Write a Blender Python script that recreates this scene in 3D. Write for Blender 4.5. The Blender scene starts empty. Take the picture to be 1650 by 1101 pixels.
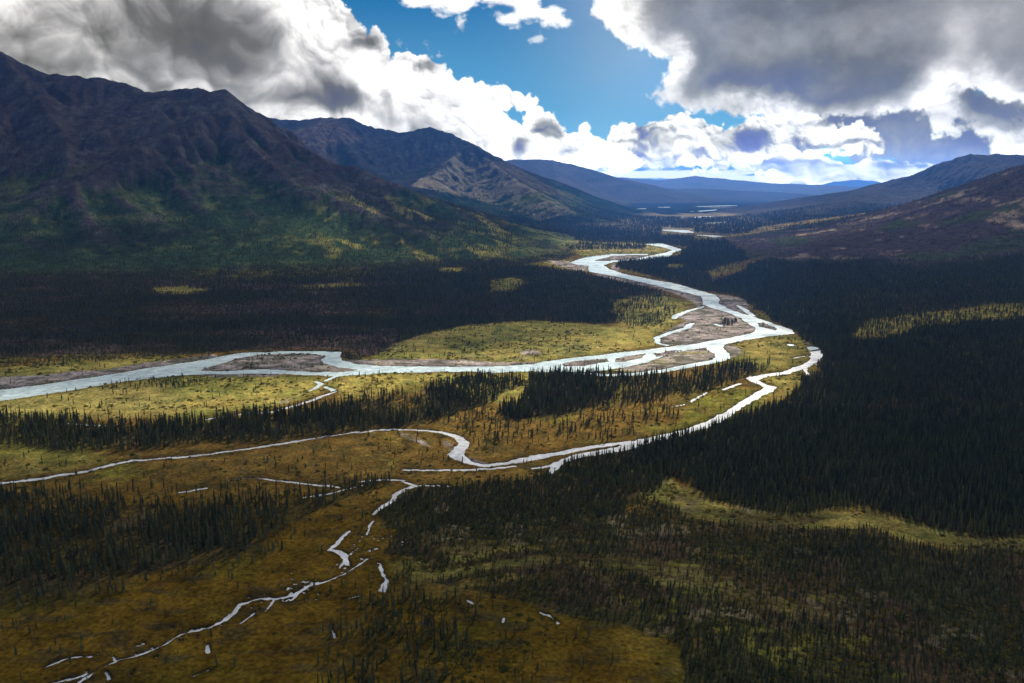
import bpy, math, time
import numpy as np
# ------------------------------------------------------------------ shared numbers
H_CAM = 200.0                      # the camera's height over the valley floor (m)
FPX = 1295.0                       # focal length in photo pixels (photo 1650 px wide)
HORIZON = 300.0
PITCH = math.atan((550.5 - HORIZON) / FPX)
CP, SP = math.cos(PITCH), math.sin(PITCH)
SUN_AZ = math.radians(23.0)        # to the right of straight ahead
SUN_EL = math.radians(38.0)
SUN = np.array([math.sin(SUN_AZ)*math.cos(SUN_EL), math.cos(SUN_AZ)*math.cos(SUN_EL), math.sin(SUN_EL)])

# ------------------------------------------------------------------ noise in numpy
_rng = np.random.RandomState(7)
_T = _rng.rand(512, 512).astype(np.float32)

def vnoise(x, y, seed=0):
    x = x + seed * 37.17; y = y + seed * 91.73
    xi = np.floor(x); yi = np.floor(y)
    fx = (x - xi).astype(np.float32); fy = (y - yi).astype(np.float32)
    xi = xi.astype(np.int64) & 511; yi = yi.astype(np.int64) & 511
    fx = fx*fx*fx*(fx*(fx*6-15)+10); fy = fy*fy*fy*(fy*(fy*6-15)+10)
    x1 = (xi+1) & 511; y1 = (yi+1) & 511
    a = _T[yi, xi]; b = _T[yi, x1]; c = _T[y1, xi]; d = _T[y1, x1]
    return (a + (b-a)*fx) + ((c + (d-c)*fx) - (a + (b-a)*fx))*fy

def fbm(x, y, oct=5, seed=0, gain=0.5, lac=2.03, ridged=False):
    s = 0; amp = 1.0; tot = 0
    c, sn = 0.8, 0.6
    for o in range(oct):
        n = vnoise(x, y, seed + o*3)
        if ridged: n = 1 - np.abs(2*n - 1)
        s = s + amp*n; tot += amp
        x, y = (c*x - sn*y)*lac, (sn*x + c*y)*lac
        amp *= gain
    return s / tot

def sstep(a, b, x):
    t = np.clip((x - a)/(b - a), 0, 1)
    return t*t*(3 - 2*t)

def inpoly(u, v, poly):
    p = np.asarray(poly, float)
    res = np.zeros(u.shape, bool)
    m = (u >= p[:,0].min()) & (u <= p[:,0].max()) & (v >= p[:,1].min()) & (v <= p[:,1].max())
    if not m.any(): return res
    uu = u[m]; vv = v[m]; r = np.zeros(uu.shape, bool)
    n = len(p)
    for i in range(n):
        x0, y0 = p[i]; x1, y1 = p[(i+1) % n]
        if y0 == y1: continue
        c = ((y0 > vv) != (y1 > vv)) & (uu < (x1-x0)*(vv-y0)/(y1-y0) + x0)
        r ^= c
    res[m] = r
    return res

def to_px(x, y, z=0.0):
    """where the map point (x, y, z) lies in the survey photograph"""
    d = y*CP - (z - H_CAM)*SP
    up = y*SP + (z - H_CAM)*CP
    d = np.maximum(d, 1.0)
    return 825.0 + FPX*x/d, 550.5 - FPX*up/d

def ground(px, py):
    """survey pixel -> (x, y) on the valley floor"""
    dx = (px - 825.0)/FPX; dy = -(py - 550.5)/FPX
    Y = CP + dy*SP; Z = -SP + dy*CP
    t = -H_CAM / Z
    return dx*t, Y*t

def at_depth(px, py, Y):
    dx = (px - 825.0)/FPX; dy = -(py - 550.5)/FPX
    wy = CP + dy*SP; wz = -SP + dy*CP
    t = Y / wy
    return dx*t, Y, H_CAM + wz*t

def seg_dist(x, y, pts, vals):
    """distance to a polyline and the value interpolated along it"""
    best = np.full(x.shape, 1e12, np.float64); val = np.zeros(x.shape)
    for i in range(len(pts)-1):
        ax, ay = pts[i][:2]; bx, by = pts[i+1][:2]
        dx, dy = bx-ax, by-ay
        L = dx*dx + dy*dy + 1e-9
        t = np.clip(((x-ax)*dx + (y-ay)*dy)/L, 0, 1)
        d = (x-ax-t*dx)**2 + (y-ay-t*dy)**2
        m = d < best
        best = np.where(m, d, best)
        val = np.where(m, vals[i] + (vals[i+1]-vals[i])*t, val)
    return np.sqrt(best), val
# ------------------------------------------------------------------ camera, sky light, sun, exposure
scene = bpy.context.scene
T0 = time.time()
cam_d = bpy.data.cameras.new("camera"); cam = bpy.data.objects.new("camera", cam_d)
scene.collection.objects.link(cam); scene.camera = cam
cam.location = (0, 0, H_CAM)
cam.rotation_euler = (math.pi/2 - PITCH, 0, 0)
cam_d.sensor_width = 36.0; cam_d.lens = 36.0*FPX/1650.0
cam_d.clip_start = 1.0; cam_d.clip_end = 200000.0

world = bpy.data.worlds.new("World"); scene.world = world; world.use_nodes = True
wn = world.node_tree.nodes; wl = world.node_tree.links
skyt = wn.new('ShaderNodeTexSky'); skyt.sky_type = 'NISHITA'; skyt.sun_disc = False
skyt.sun_elevation = SUN_EL; skyt.sun_rotation = SUN_AZ
skyt.dust_density = 0.3; skyt.altitude = 600
wl.new(skyt.outputs[0], wn['Background'].inputs[0]); wn['Background'].inputs[1].default_value = 0.09

sun_d = bpy.data.lights.new("sun", 'SUN'); sun_d.energy = 5.0; sun_d.angle = math.radians(0.55)
sun_d.color = (1.0, 0.93, 0.82)
sun = bpy.data.objects.new("sun", sun_d); scene.collection.objects.link(sun)
sun.rotation_euler = (math.pi/2 - SUN_EL, 0, math.pi - SUN_AZ)
sun.location = (0, 0, 3000)

scene.view_settings.view_transform = 'Standard'; scene.view_settings.look = 'None'
scene.view_settings.gamma = 1.0; scene.view_settings.exposure = 0.8
cy = scene.cycles
cy.max_bounces = 4; cy.diffuse_bounces = 2; cy.glossy_bounces = 2; cy.transmission_bounces = 2
cy.volume_bounces = 0; cy.transparent_max_bounces = 12
cy.use_denoising = True; cy.denoising_prefilter = 'ACCURATE'; cy.use_adaptive_sampling = False; world.cycles.sampling_method = 'NONE'; scene.render.filter_size = 1.2
cy.caustics_reflective = False; cy.caustics_refractive = False
cy.sample_clamp_indirect = 4.0

# ------------------------------------------------------------------ helpers
def tag(o, label=None, cat=None, group=None, kind=None):
    if label: o['label'] = label
    if cat: o['category'] = cat
    if group: o['group'] = group
    if kind: o['kind'] = kind
    return o

def mesh_np(name, co, faces, mat=None, smooth=True, attrs=None, link=True, parent=None):
    """co (n,3); faces (m,3) or (m,4) int array"""
    me = bpy.data.meshes.new(name)
    co = np.ascontiguousarray(co, np.float32); faces = np.ascontiguousarray(faces, np.int32)
    k = faces.shape[1] if len(faces) else 3
    me.vertices.add(len(co)); me.vertices.foreach_set('co', co.ravel())
    if len(faces):
        me.loops.add(faces.size); me.loops.foreach_set('vertex_index', faces.ravel())
        me.polygons.add(len(faces))
        me.polygons.foreach_set('loop_start', np.arange(0, faces.size, k, dtype=np.int32))
        me.polygons.foreach_set('use_smooth', np.full(len(faces), smooth))
    me.update(calc_edges=True)
    for an, (typ, arr) in (attrs or {}).items():
        at = me.attributes.new(an, typ, 'POINT')
        if typ == 'FLOAT_COLOR':
            c4 = np.ones((len(co), 4), np.float32); c4[:, :3] = arr; at.data.foreach_set('color', c4.ravel())
        elif typ == 'FLOAT_VECTOR': at.data.foreach_set('vector', np.ascontiguousarray(arr, np.float32).ravel())
        elif typ == 'INT': at.data.foreach_set('value', np.ascontiguousarray(arr, np.int32))
        else: at.data.foreach_set('value', np.ascontiguousarray(arr, np.float32))
    if mat: me.materials.append(mat)
    o = bpy.data.objects.new(name, me)
    if link: scene.collection.objects.link(o)
    if parent: o.parent = parent
    return o

def new_mat(name):
    m = bpy.data.materials.new(name); m.use_nodes = True
    nt = m.node_tree; nt.nodes.clear()
    out = nt.nodes.new('ShaderNodeOutputMaterial')
    return m, nt, out

def nd(nt, typ, **kw):
    n = nt.nodes.new(typ)
    for k, v in kw.items(): setattr(n, k, v)
    return n
# ------------------------------------------------------------------ mountains: crests as (photo x, photo y, metres ahead, half width)
RIDGES = {
 'A': dict(p=1.25, lines=[
   [(-900,90,3900,2300),(-300,70,3600,2000),(0,85,3400,1750),(70,118,3400,1700),(130,122,3400,1650),(185,135,3400,1600),(225,147,3350,1550),(300,143,3300,1500),(365,144,3200,1450),(390,160,3150,1400),(455,206,3100,1250),(560,262,2950,1000),(680,318,2750,750),(800,376,2550,480),(900,408,2400,250)],
   [(180,135,3400,1000),(290,225,2900,700),(380,310,2500,520),(470,378,2200,400),(560,428,1950,250)],
   [(0,85,3400,1000),(100,215,2800,700),(200,310,2400,520),(300,388,2100,380),(380,440,1850,200)],
   [(-200,0,3500,1000),(-100,250,2600,650),(0,345,2200,480),(60,415,1900,260)],
   [(365,145,3200,800),(450,245,2800,560),(540,310,2500,430),(640,358,2300,330),(740,398,2150,240),(810,420,2060,120)],
   [(455,206,3100,700),(570,300,2650,420),(690,350,2450,300),(820,398,2250,200)],
   [(290,225,2900,480),(330,330,2350,360),(390,400,2080,250)],
   [(100,215,2800,480),(130,330,2250,360),(170,410,1950,230)],
 ]),
 'E': dict(p=1.25, lines=[
   [(200,215,7200,2600),(350,205,6500,2400),(440,188,6300,2300),(480,192,6250,2300),(520,187,6200,2200),(570,188,6100,2200),(610,205,6050,2100),(655,216,6000,2000),(693,205,5900,1900),(725,215,5800,1800),(760,232,5700,1700),(790,250,5600,1500),(830,275,5400,1300),(870,300,5200,1000),(910,320,5000,700),(950,338,4850,450),(990,351,4700,220)],
   [(760,232,5700,800),(700,275,5150,700),(672,300,4700,600),(760,338,4200,450),(860,368,3900,260)],
   [(520,187,6200,900),(580,255,5200,700),(650,315,4500,500),(740,355,3950,300)],
   [(790,250,5600,700),(850,300,4900,550),(930,345,4300,300)],
   [(560,300,4000,700),(680,342,3600,500),(800,378,3300,250)],
 ]),
 'F': dict(p=1.3, lines=[
   [(600,262,12500,3500),(780,262,11500,3200),(830,258,11200,3000),(890,258,11000,2800),(940,270,10800,2500),(985,285,10500,2100),(1030,300,10000,1700),(1080,317,9500,1100),(1130,329,9000,500)],
   [(890,258,11000,1200),(900,300,9000,900),(960,335,7500,500)],
 ]),
 'G': dict(p=1.1, lines=[
   [(900,276,19000,3500),(985,285,18500,3200),(1060,290,18000,3000),(1120,283,18000,3000),(1180,290,17800,2800),(1260,296,17500,2600),(1330,298,17300,2400),(1430,303,17000,2200)],
   [(940,306,14000,2500),(1040,304,13500,2500),(1150,305,13300,2300),(1260,310,13000,2000),(1400,322,12500,1500)],
 ]),
 'H': dict(p=1.2, lines=[
   [(1290,306,26000,3000),(1345,293,26000,3000),(1385,290,26000,3000),(1412,292,26000,3000),(1445,304,25500,2500),(1500,300,26000,3000)],
   [(600,280,27000,3500),(800,285,27000,3500),(1000,291,27000,3500),(1150,294,27000,3000)],
 ]),
 'B': dict(p=1.55, lines=[
   [(1085,451,1740,120),(1130,440,1830,240),(1200,428,1950,400),(1300,407,2200,560),(1400,383,2350,760),(1450,364,2450,880),(1500,344,2500,980),(1550,323,2550,1060),(1600,298,2600,1120),(1650,270,2650,1150),(1750,222,2750,1150),(1900,165,2850,1200),(2200,110,3000,1500),(2800,100,3200,2000)],
   [(1650,270,2650,900),(1700,400,1900,600),(1740,500,1400,350)],
 ]),
 'D': dict(p=1.1, lines=[
   [(1205,399,2560,90),(1250,386,2850,260),(1330,364,3200,420),(1420,341,3600,560),(1500,325,3900,650),(1570,312,4200,750),(1700,290,4500,850),(1900,240,4800,1000)],
 ]),
 'C': dict(p=1.2, lines=[
   [(1160,374,3450,60),(1230,362,3950,150),(1300,343,4700,450),(1380,320,5400,1100),(1430,299,5900,1400),(1470,283,6000,1500),(1512,265,6000,1600),(1560,250,6000,1700),(1600,247,6000,1700),(1660,247,6100,1800),(1800,215,6200,2000),(2100,120,6200,2400)],
 ]),
}
CELL = 15.0
GX0, GX1, GY0, GY1 = -6600.0, 6600.0, 600.0, 8600.0

def base_height(x, y, names):
    """smooth union of ridge profiles; also says which mountain is highest"""
    best = np.zeros(x.shape); who = np.zeros(x.shape, np.int8)
    for k, name in enumerate(names, 1):
        R = RIDGES[name]; h = np.zeros(x.shape)
        wob = 1.0
        for line in R['lines']:
            P = [at_depth(a, b, c) for a, b, c, w in line]
            pts = [(q[0], q[1]) for q in P]
            W = [w for *_, w in line]; Z = [max(q[2], 4.0) for q in P]
            wmax = max(W)
            xs = [q[0] for q in pts]; ys = [q[1] for q in pts]
            m = (x > min(xs)-wmax) & (x < max(xs)+wmax) & (y > min(ys)-wmax) & (y < max(ys)+wmax)
            if not m.any(): continue
            xx, yy = x[m], y[m]
            d = None
            dd, zz = seg_dist(xx, yy, pts, Z)
            _, ww = seg_dist(xx, yy, pts, W)
            t = np.clip(1 - dd/ww, 0, 1)
            hh = zz * (0.35*t + 0.65*t**(R['p']*0.9))
            hm = h[m]
            # polynomial smooth max
            kk = 18.0
            e = np.clip(0.5 + 0.5*(hh-hm)/kk, 0, 1)
            sm = hm + (hh-hm)*e + np.where((hh > 1) & (hm > 1), kk*e*(1-e), 0)
            h[m] = np.maximum(sm, hm)
        up = h > best
        who = np.where(up & (h > 3), k, who)
        best = np.maximum(best, h)
    return best, who

def erode(h, n=50000, batches=9, steps=60, seed=3):
    """rain-drop erosion, all drops of a batch at once; cuts gullies down the slopes"""
    rng = np.random.RandomState(seed)
    ny, nx = h.shape
    h = h.astype(np.float64).copy()
    hi = np.argwhere(h > 12)
    for b in range(batches):
        sel = hi[rng.randint(0, len(hi), n)]
        px = sel[:,1] + rng.rand(n); py = sel[:,0] + rng.rand(n)
        px = np.clip(px, 1, nx-3); py = np.clip(py, 1, ny-3)
        dx = np.zeros(n); dy = np.zeros(n); sed = np.zeros(n); wat = np.ones(n); vel = np.ones(n)
        for s in range(steps):
            ix = px.astype(int); iy = py.astype(int); fx = px-ix; fy = py-iy
            a = h[iy, ix]; bb = h[iy, ix+1]; c = h[iy+1, ix]; d = h[iy+1, ix+1]
            gx = (bb-a)*(1-fy) + (d-c)*fy; gy = (c-a)*(1-fx) + (d-bb)*fx
            z0 = a*(1-fx)*(1-fy) + bb*fx*(1-fy) + c*(1-fx)*fy + d*fx*fy
            dx = dx*0.25 - gx*0.75; dy = dy*0.25 - gy*0.75
            L = np.hypot(dx, dy) + 1e-9; dx /= L; dy /= L
            nxp = np.clip(px+dx, 1, nx-3); nyp = np.clip(py+dy, 1, ny-3)
            jx = nxp.astype(int); jy = nyp.astype(int); ex = nxp-jx; ey = nyp-jy
            z1 = h[jy,jx]*(1-ex)*(1-ey) + h[jy,jx+1]*ex*(1-ey) + h[jy+1,jx]*(1-ex)*ey + h[jy+1,jx+1]*ex*ey
            dz = z1 - z0
            cap = np.maximum(-dz, 0.02)*vel*wat*0.55
            over = sed - cap
            dep = np.where(dz > 0, np.minimum(sed, dz), np.where(over > 0, over*0.25, 0))
            ero = np.where((dz <= 0) & (over < 0), np.minimum(-over*0.14, -dz*0.5), 0)
            ch = dep - ero
            np.add.at(h, (iy, ix), ch*(1-fx)*(1-fy)); np.add.at(h, (iy, ix+1), ch*fx*(1-fy))
            np.add.at(h, (iy+1, ix), ch*(1-fx)*fy); np.add.at(h, (iy+1, ix+1), ch*fx*fy)
            sed = sed - ch
            vel = np.sqrt(np.maximum(vel*vel*0.9 - dz*0.12, 0.05)); vel = np.minimum(vel, 3.0)
            wat *= 0.985
            px, py = nxp, nyp
    return h

def build_height_grid(do_erode=True):
    gx = np.arange(GX0, GX1+1, CELL); gy = np.arange(GY0, GY1+1, CELL)
    X, Y = np.meshgrid(gx, gy)
    wx = (fbm(X/900, Y/900, 3, 11)-0.5)*260; wy = (fbm(X/900, Y/900, 3, 12)-0.5)*260
    h0, who = base_height(X, Y, ['A','E','B','D','C'])
    # bend the flanks (not the crests) and roughen them with ridged noise
    hw, _ = base_height(X + wx*0.8, Y + wy*0.8, ['A','E','B','D','C'])
    crest = sstep(0.75, 1.0, h0/np.maximum(np.maximum(h0, hw), 1))
    h = h0*0.45 + hw*0.55
    amp = np.clip(h, 0, 450)
    rid = fbm((X+wx*1.2)/420, (Y+wy*1.2)/420, 5, 21, ridged=True) - 0.62
    fine = fbm(X/90, Y/90, 4, 31) - 0.5
    h = h + amp*0.09*rid + amp*0.035*fine
    h = np.maximum(h, 0) * sstep(0, 6, h) 
    if do_erode: h = erode(h)
    # outcrops, ribs and creases of many sizes, sharper toward the crests
    q = np.clip(h, 0, 300)/300
    cx, cy_ = X + wx*0.8, Y + wy*0.8
    h = h + q*(16*(fbm((cx+cy_)/190, (cx-cy_)/95, 5, 35, gain=.55, ridged=True)-0.62) + 9*q*(fbm(X/55, Y/55, 4, 36, gain=.6, ridged=True)-0.6))
    h = np.maximum(h, 0)
    return gx, gy, h, who

def bilin(G, x, y):
    fx = np.clip((x-GX0)/CELL, 0, G.shape[1]-1.001); fy = np.clip((y-GY0)/CELL, 0, G.shape[0]-1.001)
    ix = fx.astype(int); iy = fy.astype(int); fx = fx-ix; fy = fy-iy
    r = G[iy,ix]*(1-fx)*(1-fy) + G[iy,ix+1]*fx*(1-fy) + G[iy+1,ix]*(1-fx)*fy + G[iy+1,ix+1]*fx*fy
    out = (x < GX0) | (x > GX1) | (y < GY0) | (y > GY1)
    return np.where(out, 0, r)

def height(x, y, G):
    """terrain height anywhere (without the river beds)"""
    h = bilin(G, x, y)
    far = y > 6000
    who = np.zeros(x.shape, np.int8)
    if far.any():
        hf, wf = base_height(x[far], y[far], ['F','G','H'])
        xx, yy = x[far], y[far]
        rid = fbm(xx/1300, yy/1300, 6, 41, ridged=True) - 0.62
        hf = np.maximum(hf + np.clip(hf, 0, 450)*0.16*rid, 0)
        t = h[far]
        who[far] = np.where(hf > t, np.where(hf > 4, wf, 0), 0)
        h[far] = np.maximum(t, hf)
    # the floor itself rolls a little, and rises gently to the right-hand mountain
    und = (fbm(x/160, y/160, 4, 51) - 0.5)*2.4 + (fbm(x/25, y/25, 3, 52)-0.5)*0.7
    small = (fbm(x/38, y/38, 4, 53) - 0.5)*np.clip(h, 0, 120)*0.06
    return h, np.maximum(und, -0.2) + small, who
# ------------------------------------------------------------------ clouds near the horizon, as radiance and cover over direction
# chart: U = 825 + azimuth*1295, V = 300 - elevation*1295; outlines are given in photo pixels and converted
_P = _rng.rand(256, 256, 2).astype(np.float32)

def worley(x, y, seed=0):
    x = x + seed*17.3; y = y + seed*5.1
    xi = np.floor(x).astype(np.int64); yi = np.floor(y).astype(np.int64)
    best = np.full(x.shape, 9.0, np.float32)
    for dy in (-1, 0, 1):
        for dx in (-1, 0, 1):
            q = _P[(yi+dy) & 255, (xi+dx) & 255]
            d = (xi+dx+q[...,0]-x)**2 + (yi+dy+q[...,1]-y)**2
            best = np.minimum(best, d.astype(np.float32))
    return best                       # squared distance

def billow(x, y, oct=5, seed=0, gain=0.5):
    s = 0; amp = 1; tot = 0
    for o in range(oct):
        w = worley(x, y, seed+o)
        s = s + amp*(1 - np.minimum(w, 1.0)); tot += amp
        amp *= gain; x, y = (0.87*x-0.5*y)*2.1, (0.5*x+0.87*y)*2.1
    return s/tot

def chart(px, py):
    dx = (px-825.0)/FPX; dy = -(py-550.5)/FPX
    wy = CP + dy*SP; wz = -SP + dy*CP
    az = math.atan2(dx, wy); el = math.atan2(wz, math.hypot(dx, wy))
    return 825 + az*FPX, HORIZON - el*FPX

def sdist(U, V, poly):
    """signed distance to an outline, positive inside"""
    P = [chart(a, b) for a, b in poly]
    best = np.full(U.shape, 1e12)
    n = len(P)
    for i in range(n):
        ax, ay = P[i]; bx, by = P[(i+1) % n]
        dx, dy = bx-ax, by-ay; L = dx*dx+dy*dy+1e-9
        t = np.clip(((U-ax)*dx+(V-ay)*dy)/L, 0, 1)
        best = np.minimum(best, (U-ax-t*dx)**2 + (V-ay-t*dy)**2)
    return np.where(inpoly(U, V, P), 1, -1)*np.sqrt(best)

def lin(r, g, b):
    c = np.array([r, g, b], float)/255
    return np.where(c <= 0.04045, c/12.92, ((c+0.055)/1.055)**2.4)

def over(rgb, col, a):
    return rgb*(1-a[...,None]) + col*a[...,None]

def grad2(F, U, V):
    gu = np.gradient(F, axis=1)/np.maximum(np.gradient(U, axis=1), 1e-3)
    gv = np.gradient(F, axis=0)/np.gradient(V, axis=0)
    return gu, gv

WHITE = lin(255, 255, 254)*1.08
def cloud_colour(U, V, lum, warm=0.0):
    """lum 0..1 -> radiance, grey lilac in the thick parts to white at the thin ones"""
    stops = [(0.0, lin(84,84,92)), (0.25, lin(110,109,116)), (0.5, lin(158,157,162)), (0.72, lin(212,209,212)), (0.9, lin(247,246,245)), (1.0, lin(255,255,254)*1.12)]
    lum = np.clip(lum, 0, 1); out = np.zeros(lum.shape+(3,))
    xs = [s[0] for s in stops]
    for c in range(3): out[...,c] = np.interp(lum, xs, [s[1][c] for s in stops])
    return out

def blobs(U, V, lst):
    s = np.zeros(U.shape)
    for (a, b, ru, rv, k) in lst:
        cu, cv = chart(a, b)
        s += k*np.exp(-(((U-cu)/ru)**2 + ((V-cv)/rv)**2)**1.3)
    return s

def cumulus(U, V, poly, scale, amp, soft, seed, darks, base=0.8, relief=1.0, stretch=1.0, oct=5, wisp=0.3):
    wu = (fbm(U/scale/1.5, V/scale/1.5, 3, seed+40)-0.5)*scale*1.1
    wv = (fbm(U/scale/1.5, V/scale/1.5, 3, seed+50)-0.5)*scale*1.1
    bu = (U+wu)/scale/stretch; bv = (V+wv)/scale
    B = billow(bu, bv, oct, seed)
    N = fbm(U/scale*1.7/stretch, V/scale*1.7, 7, seed+5, gain=0.58)
    s = sdist(U, V, poly) + amp*((B-0.62)*2.2*(1-wisp) + (N-0.5)*2.2*wisp*2)
    a = sstep(0, soft*0.55, s)
    thick = np.clip(s/(scale*1.6), 0, 1)
    D = 0.84*blobs(U + wu*0.9 + 0.25*scale*(B-0.6), V + wv*0.7 + 0.5*scale*(B-0.6), darks); D1 = np.clip(D, 0, 1)
    # heads: round-topped billows, lit from above and behind; crisp near the rims, softer within
    e = 0.055
    k = 0.8
    H0 = billow(bu*k, bv*k, 5, seed+9, gain=0.5); H1 = billow(bu*k+e*0.5, bv*k-e, 5, seed+9, gain=0.5)
    g = np.tanh((H0-H1)*7.0)
    M0 = billow(bu*0.42+7, bv*0.42, 3, seed+19, gain=0.5); M1 = billow(bu*0.42+7+e, bv*0.42-2*e, 3, seed+19, gain=0.5)
    gm = np.tanh((M0-M1)*5.0)
    Nb = fbm(U/scale*0.45/stretch, V/scale*0.6, 5, seed+13)
    crisp = (1-0.55*thick)*(0.35+0.65*sstep(0.40, 0.60, Nb))*(1-0.75*D1)
    lum = base - 0.27 + relief*(0.30*g*crisp + 0.24*gm*(1-0.6*D1) + 0.42*(M0-0.6)*(1-0.7*D1))
    lum += 0.62*(Nb-0.50)*thick + (1-thick)*0.20 + (N-0.5)*0.36 + (H0-0.62)*0.45*crisp
    Dn = D*(1 + (Nb-0.5)*0.9) + np.minimum(D, 0.5)*(N-0.5)*0.9
    lum = lum - np.clip(Dn, 0, 0.75)
    lum = np.maximum(lum, 0.24 + 0.5*(lum-0.24)*(lum < 0.24) + 0.10*(Nb-0.5))
    return a, lum

def sky_radiance(U, V):
    """returns rgb (linear)"""
    el = (HORIZON - V)/FPX
    t = np.clip(el/0.22, 0, 1)[...,None]
    az = (U-825)/FPX
    rgb = lin(128,182,214)*(1-t) + lin(30,108,170)*t
    mid = np.exp(-((t-0.45)/0.3)**2)
    rgb = rgb*(1-mid*0.5) + lin(64,144,196)*mid*0.5
    # thin veil around the sunward part and thin streaks
    veil = np.exp(-((U-1010)/130)**2)*sstep(330, 0, V)*0.5*(0.6+0.8*fbm(U/160, V/90, 4, 77))
    rgb = over(rgb, lin(176,196,224), np.clip(veil, 0, 0.6))
    # top wisps
    a, l = cumulus(U, V, [(630,-60),(648,6),(700,14),(745,24),(775,6),(800,18),(835,34),(870,36),(905,48),(940,36),(905,14),(880,2),(880,-60)], 46, 16, 26, 3, [], 1.02, 0.35, 1.7, wisp=0.75)
    rgb = over(rgb, cloud_colour(U, V, l), a)
    a, l = cumulus(U, V, [(728,40),(738,18),(752,30),(756,52),(742,58),(730,54)], 24, 12, 22, 5, [], 0.95, 0.3, 1.3, wisp=0.8)
    rgb = over(rgb, cloud_colour(U, V, l), a*0.8)
    a, l = cumulus(U, V, [(852,62),(872,54),(896,58),(906,70),(888,68)], 24, 13, 26, 6, [], 0.95, 0.3, 1.6, wisp=0.9)
    rgb = over(rgb, cloud_colour(U, V, l), a*0.55)
    for k,(cx,cy) in enumerate([(640,64),(655,70),(695,74),(708,90)]):
        a, l = cumulus(U, V, [(cx-7,cy),(cx,cy-6),(cx+8,cy+1),(cx,cy+6)], 16, 12, 30, 8+k, [], 0.9, 0.2, 1.2, wisp=0.9)
        rgb = over(rgb, cloud_colour(U, V, l), a*0.35)
    # low far bank: blue-grey haze base with bright strips
    n = fbm(U/90, V/9, 5, 61)
    a = sstep(262, 276, V)*(sstep(880, 960, U))*0.95
    rgb = over(rgb, lin(92,118,152)*(1+0.35*(n[...,None]-0.5)), a)
    st = sstep(0.50, 0.60, n)*sstep(272, 278, V)*sstep(302, 292, V)
    rgb = over(rgb, lin(236,236,234), st*0.9)
    # dark lilac veil low on the right, under the great cloud
    a, l = cumulus(U, V, [(1225,205),(1250,150),(1400,140),(1560,150),(1700,180),(1760,330),(1600,300),(1530,268),(1470,262),(1400,258),(1350,244),(1290,226)], 70, 26, 40, 15, [], 0.26, 0.35, wisp=0.8)
    rgb = over(rgb, cloud_colour(U, V, np.clip(l*0.6+0.12, 0, 0.5))*np.array([0.92,0.96,1.12]), a)
    # streaky mid bank right
    a, l = cumulus(U, V, [(1180,262),(1200,246),(1290,240),(1380,256),(1450,262),(1530,264),(1500,286),(1440,296),(1330,292),(1230,290),(1190,280)], 26, 16, 9, 22, [(1290,268,50,5,.4),(1420,250,60,6,.5),(1450,268,40,6,.5),(1240,262,30,5,.4)], 0.85, 1.3, 2.2, wisp=0.5)
    rgb = over(rgb, cloud_colour(U, V, l), a)
    # horizon cumulus chain
    a, l = cumulus(U, V, [(985,214),(992,206),(1030,200),(1062,201),(1078,190),(1105,184),(1128,192),(1134,204),(1152,206),(1164,200),(1176,214),(1200,225),(1215,236),(1232,246),(1232,262),(1215,270),(1180,268),(1120,272),(1080,270),(1020,264),(985,262),(960,262),(940,258),(900,256),(960,238)], 30, 14, 7, 30,
                 [(1135,252,17,7,.5),(1205,230,22,12,.55),(1043,240,9,5,.3),(1000,236,40,4,.3),(1170,262,40,4,.3),(1090,232,40,5,.2),(1060,258,60,5,.3)], 0.83, 1.5)
    rgb = over(rgb, cloud_colour(U, V, l), a)
    a, l = cumulus(U, V, [(1140,222),(1185,206),(1200,196),(1240,178),(1300,172),(1340,196),(1370,206),(1388,196),(1402,214),(1424,230),(1440,244),(1400,248),(1350,244),(1300,240),(1260,244),(1220,262),(1180,262),(1150,246)], 34, 14, 8, 35,
                 [(1215,230,30,16,.85),(1330,200,22,8,.55),(1345,238,70,5,.45),(1290,228,40,5,.3)], 0.85, 1.4)
    rgb = over(rgb, cloud_colour(U, V, l), a)
    # small far puffs
    for k,(x0,x1,y) in enumerate([(1115,1135,277),(1140,1160,276),(1215,1235,279),(1236,1255,278)]):
        a, l = cumulus(U, V, [(x0,y+3),(x0+4,y-3),((x0+x1)/2,y-6),(x1-3,y-3),(x1,y+3)], 11, 5, 4, 50+k, [], 0.95, 0.8)
        rgb = over(rgb, cloud_colour(U, V, l), a)
    # left great cumulus, falling to the valley mouth
    a, l = cumulus(U, V, [(-900,-400),(500,-400),(530,-20),(541,6),(556,16),(566,36),(585,44),(592,56),(602,47),(616,60),(624,84),(627,98),(640,90),(660,86),(682,94),(700,110),(716,112),(736,130),(757,131),(762,140),(800,138),(836,152),(858,166),(845,176),(800,172),(812,190),(842,206),(852,182),(872,178),(890,190),(902,202),(918,212),(940,206),(956,218),(972,232),(1010,240),(1040,262),(1010,278),(950,276),(900,290),(700,310),(-900,420)], 52, 17, 7, 60,
                 [(260,35,120,62,.55),(345,60,85,48,.36),(110,60,90,40,.14),(30,60,60,60,.2),(583,76,26,13,.75),(545,160,46,19,.85),(480,172,40,14,.45),(682,104,26,9,.55),(845,236,15,13,.8),(895,214,26,16,.62),(870,208,14,9,.5),(632,168,10,26,.3),(690,160,12,20,.25),(735,165,24,12,.2),(570,40,8,18,.22),(920,250,26,6,.4),(420,90,60,20,.16),(440,150,60,16,.20),(120,115,70,10,.22),(700,228,90,8,.2)], 0.95, 1.15)
    soft_in = sstep(0, 1, blobs(U, V, [(250,50,190,80,1.0)]))
    rgb = over(rgb, cloud_colour(U, V, l), a)
    # bright puffs on the right edge
    a, l = cumulus(U, V, [(1480,190),(1490,140),(1540,112),(1620,140),(1900,120),(1900,300),(1650,268),(1600,262),(1585,232),(1560,212),(1510,214)], 42, 22, 26, 70, [(1565,170,26,22,.75),(1630,190,40,20,.42),(1700,150,80,40,.5)], 0.86, 0.9, wisp=0.6)
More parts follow.
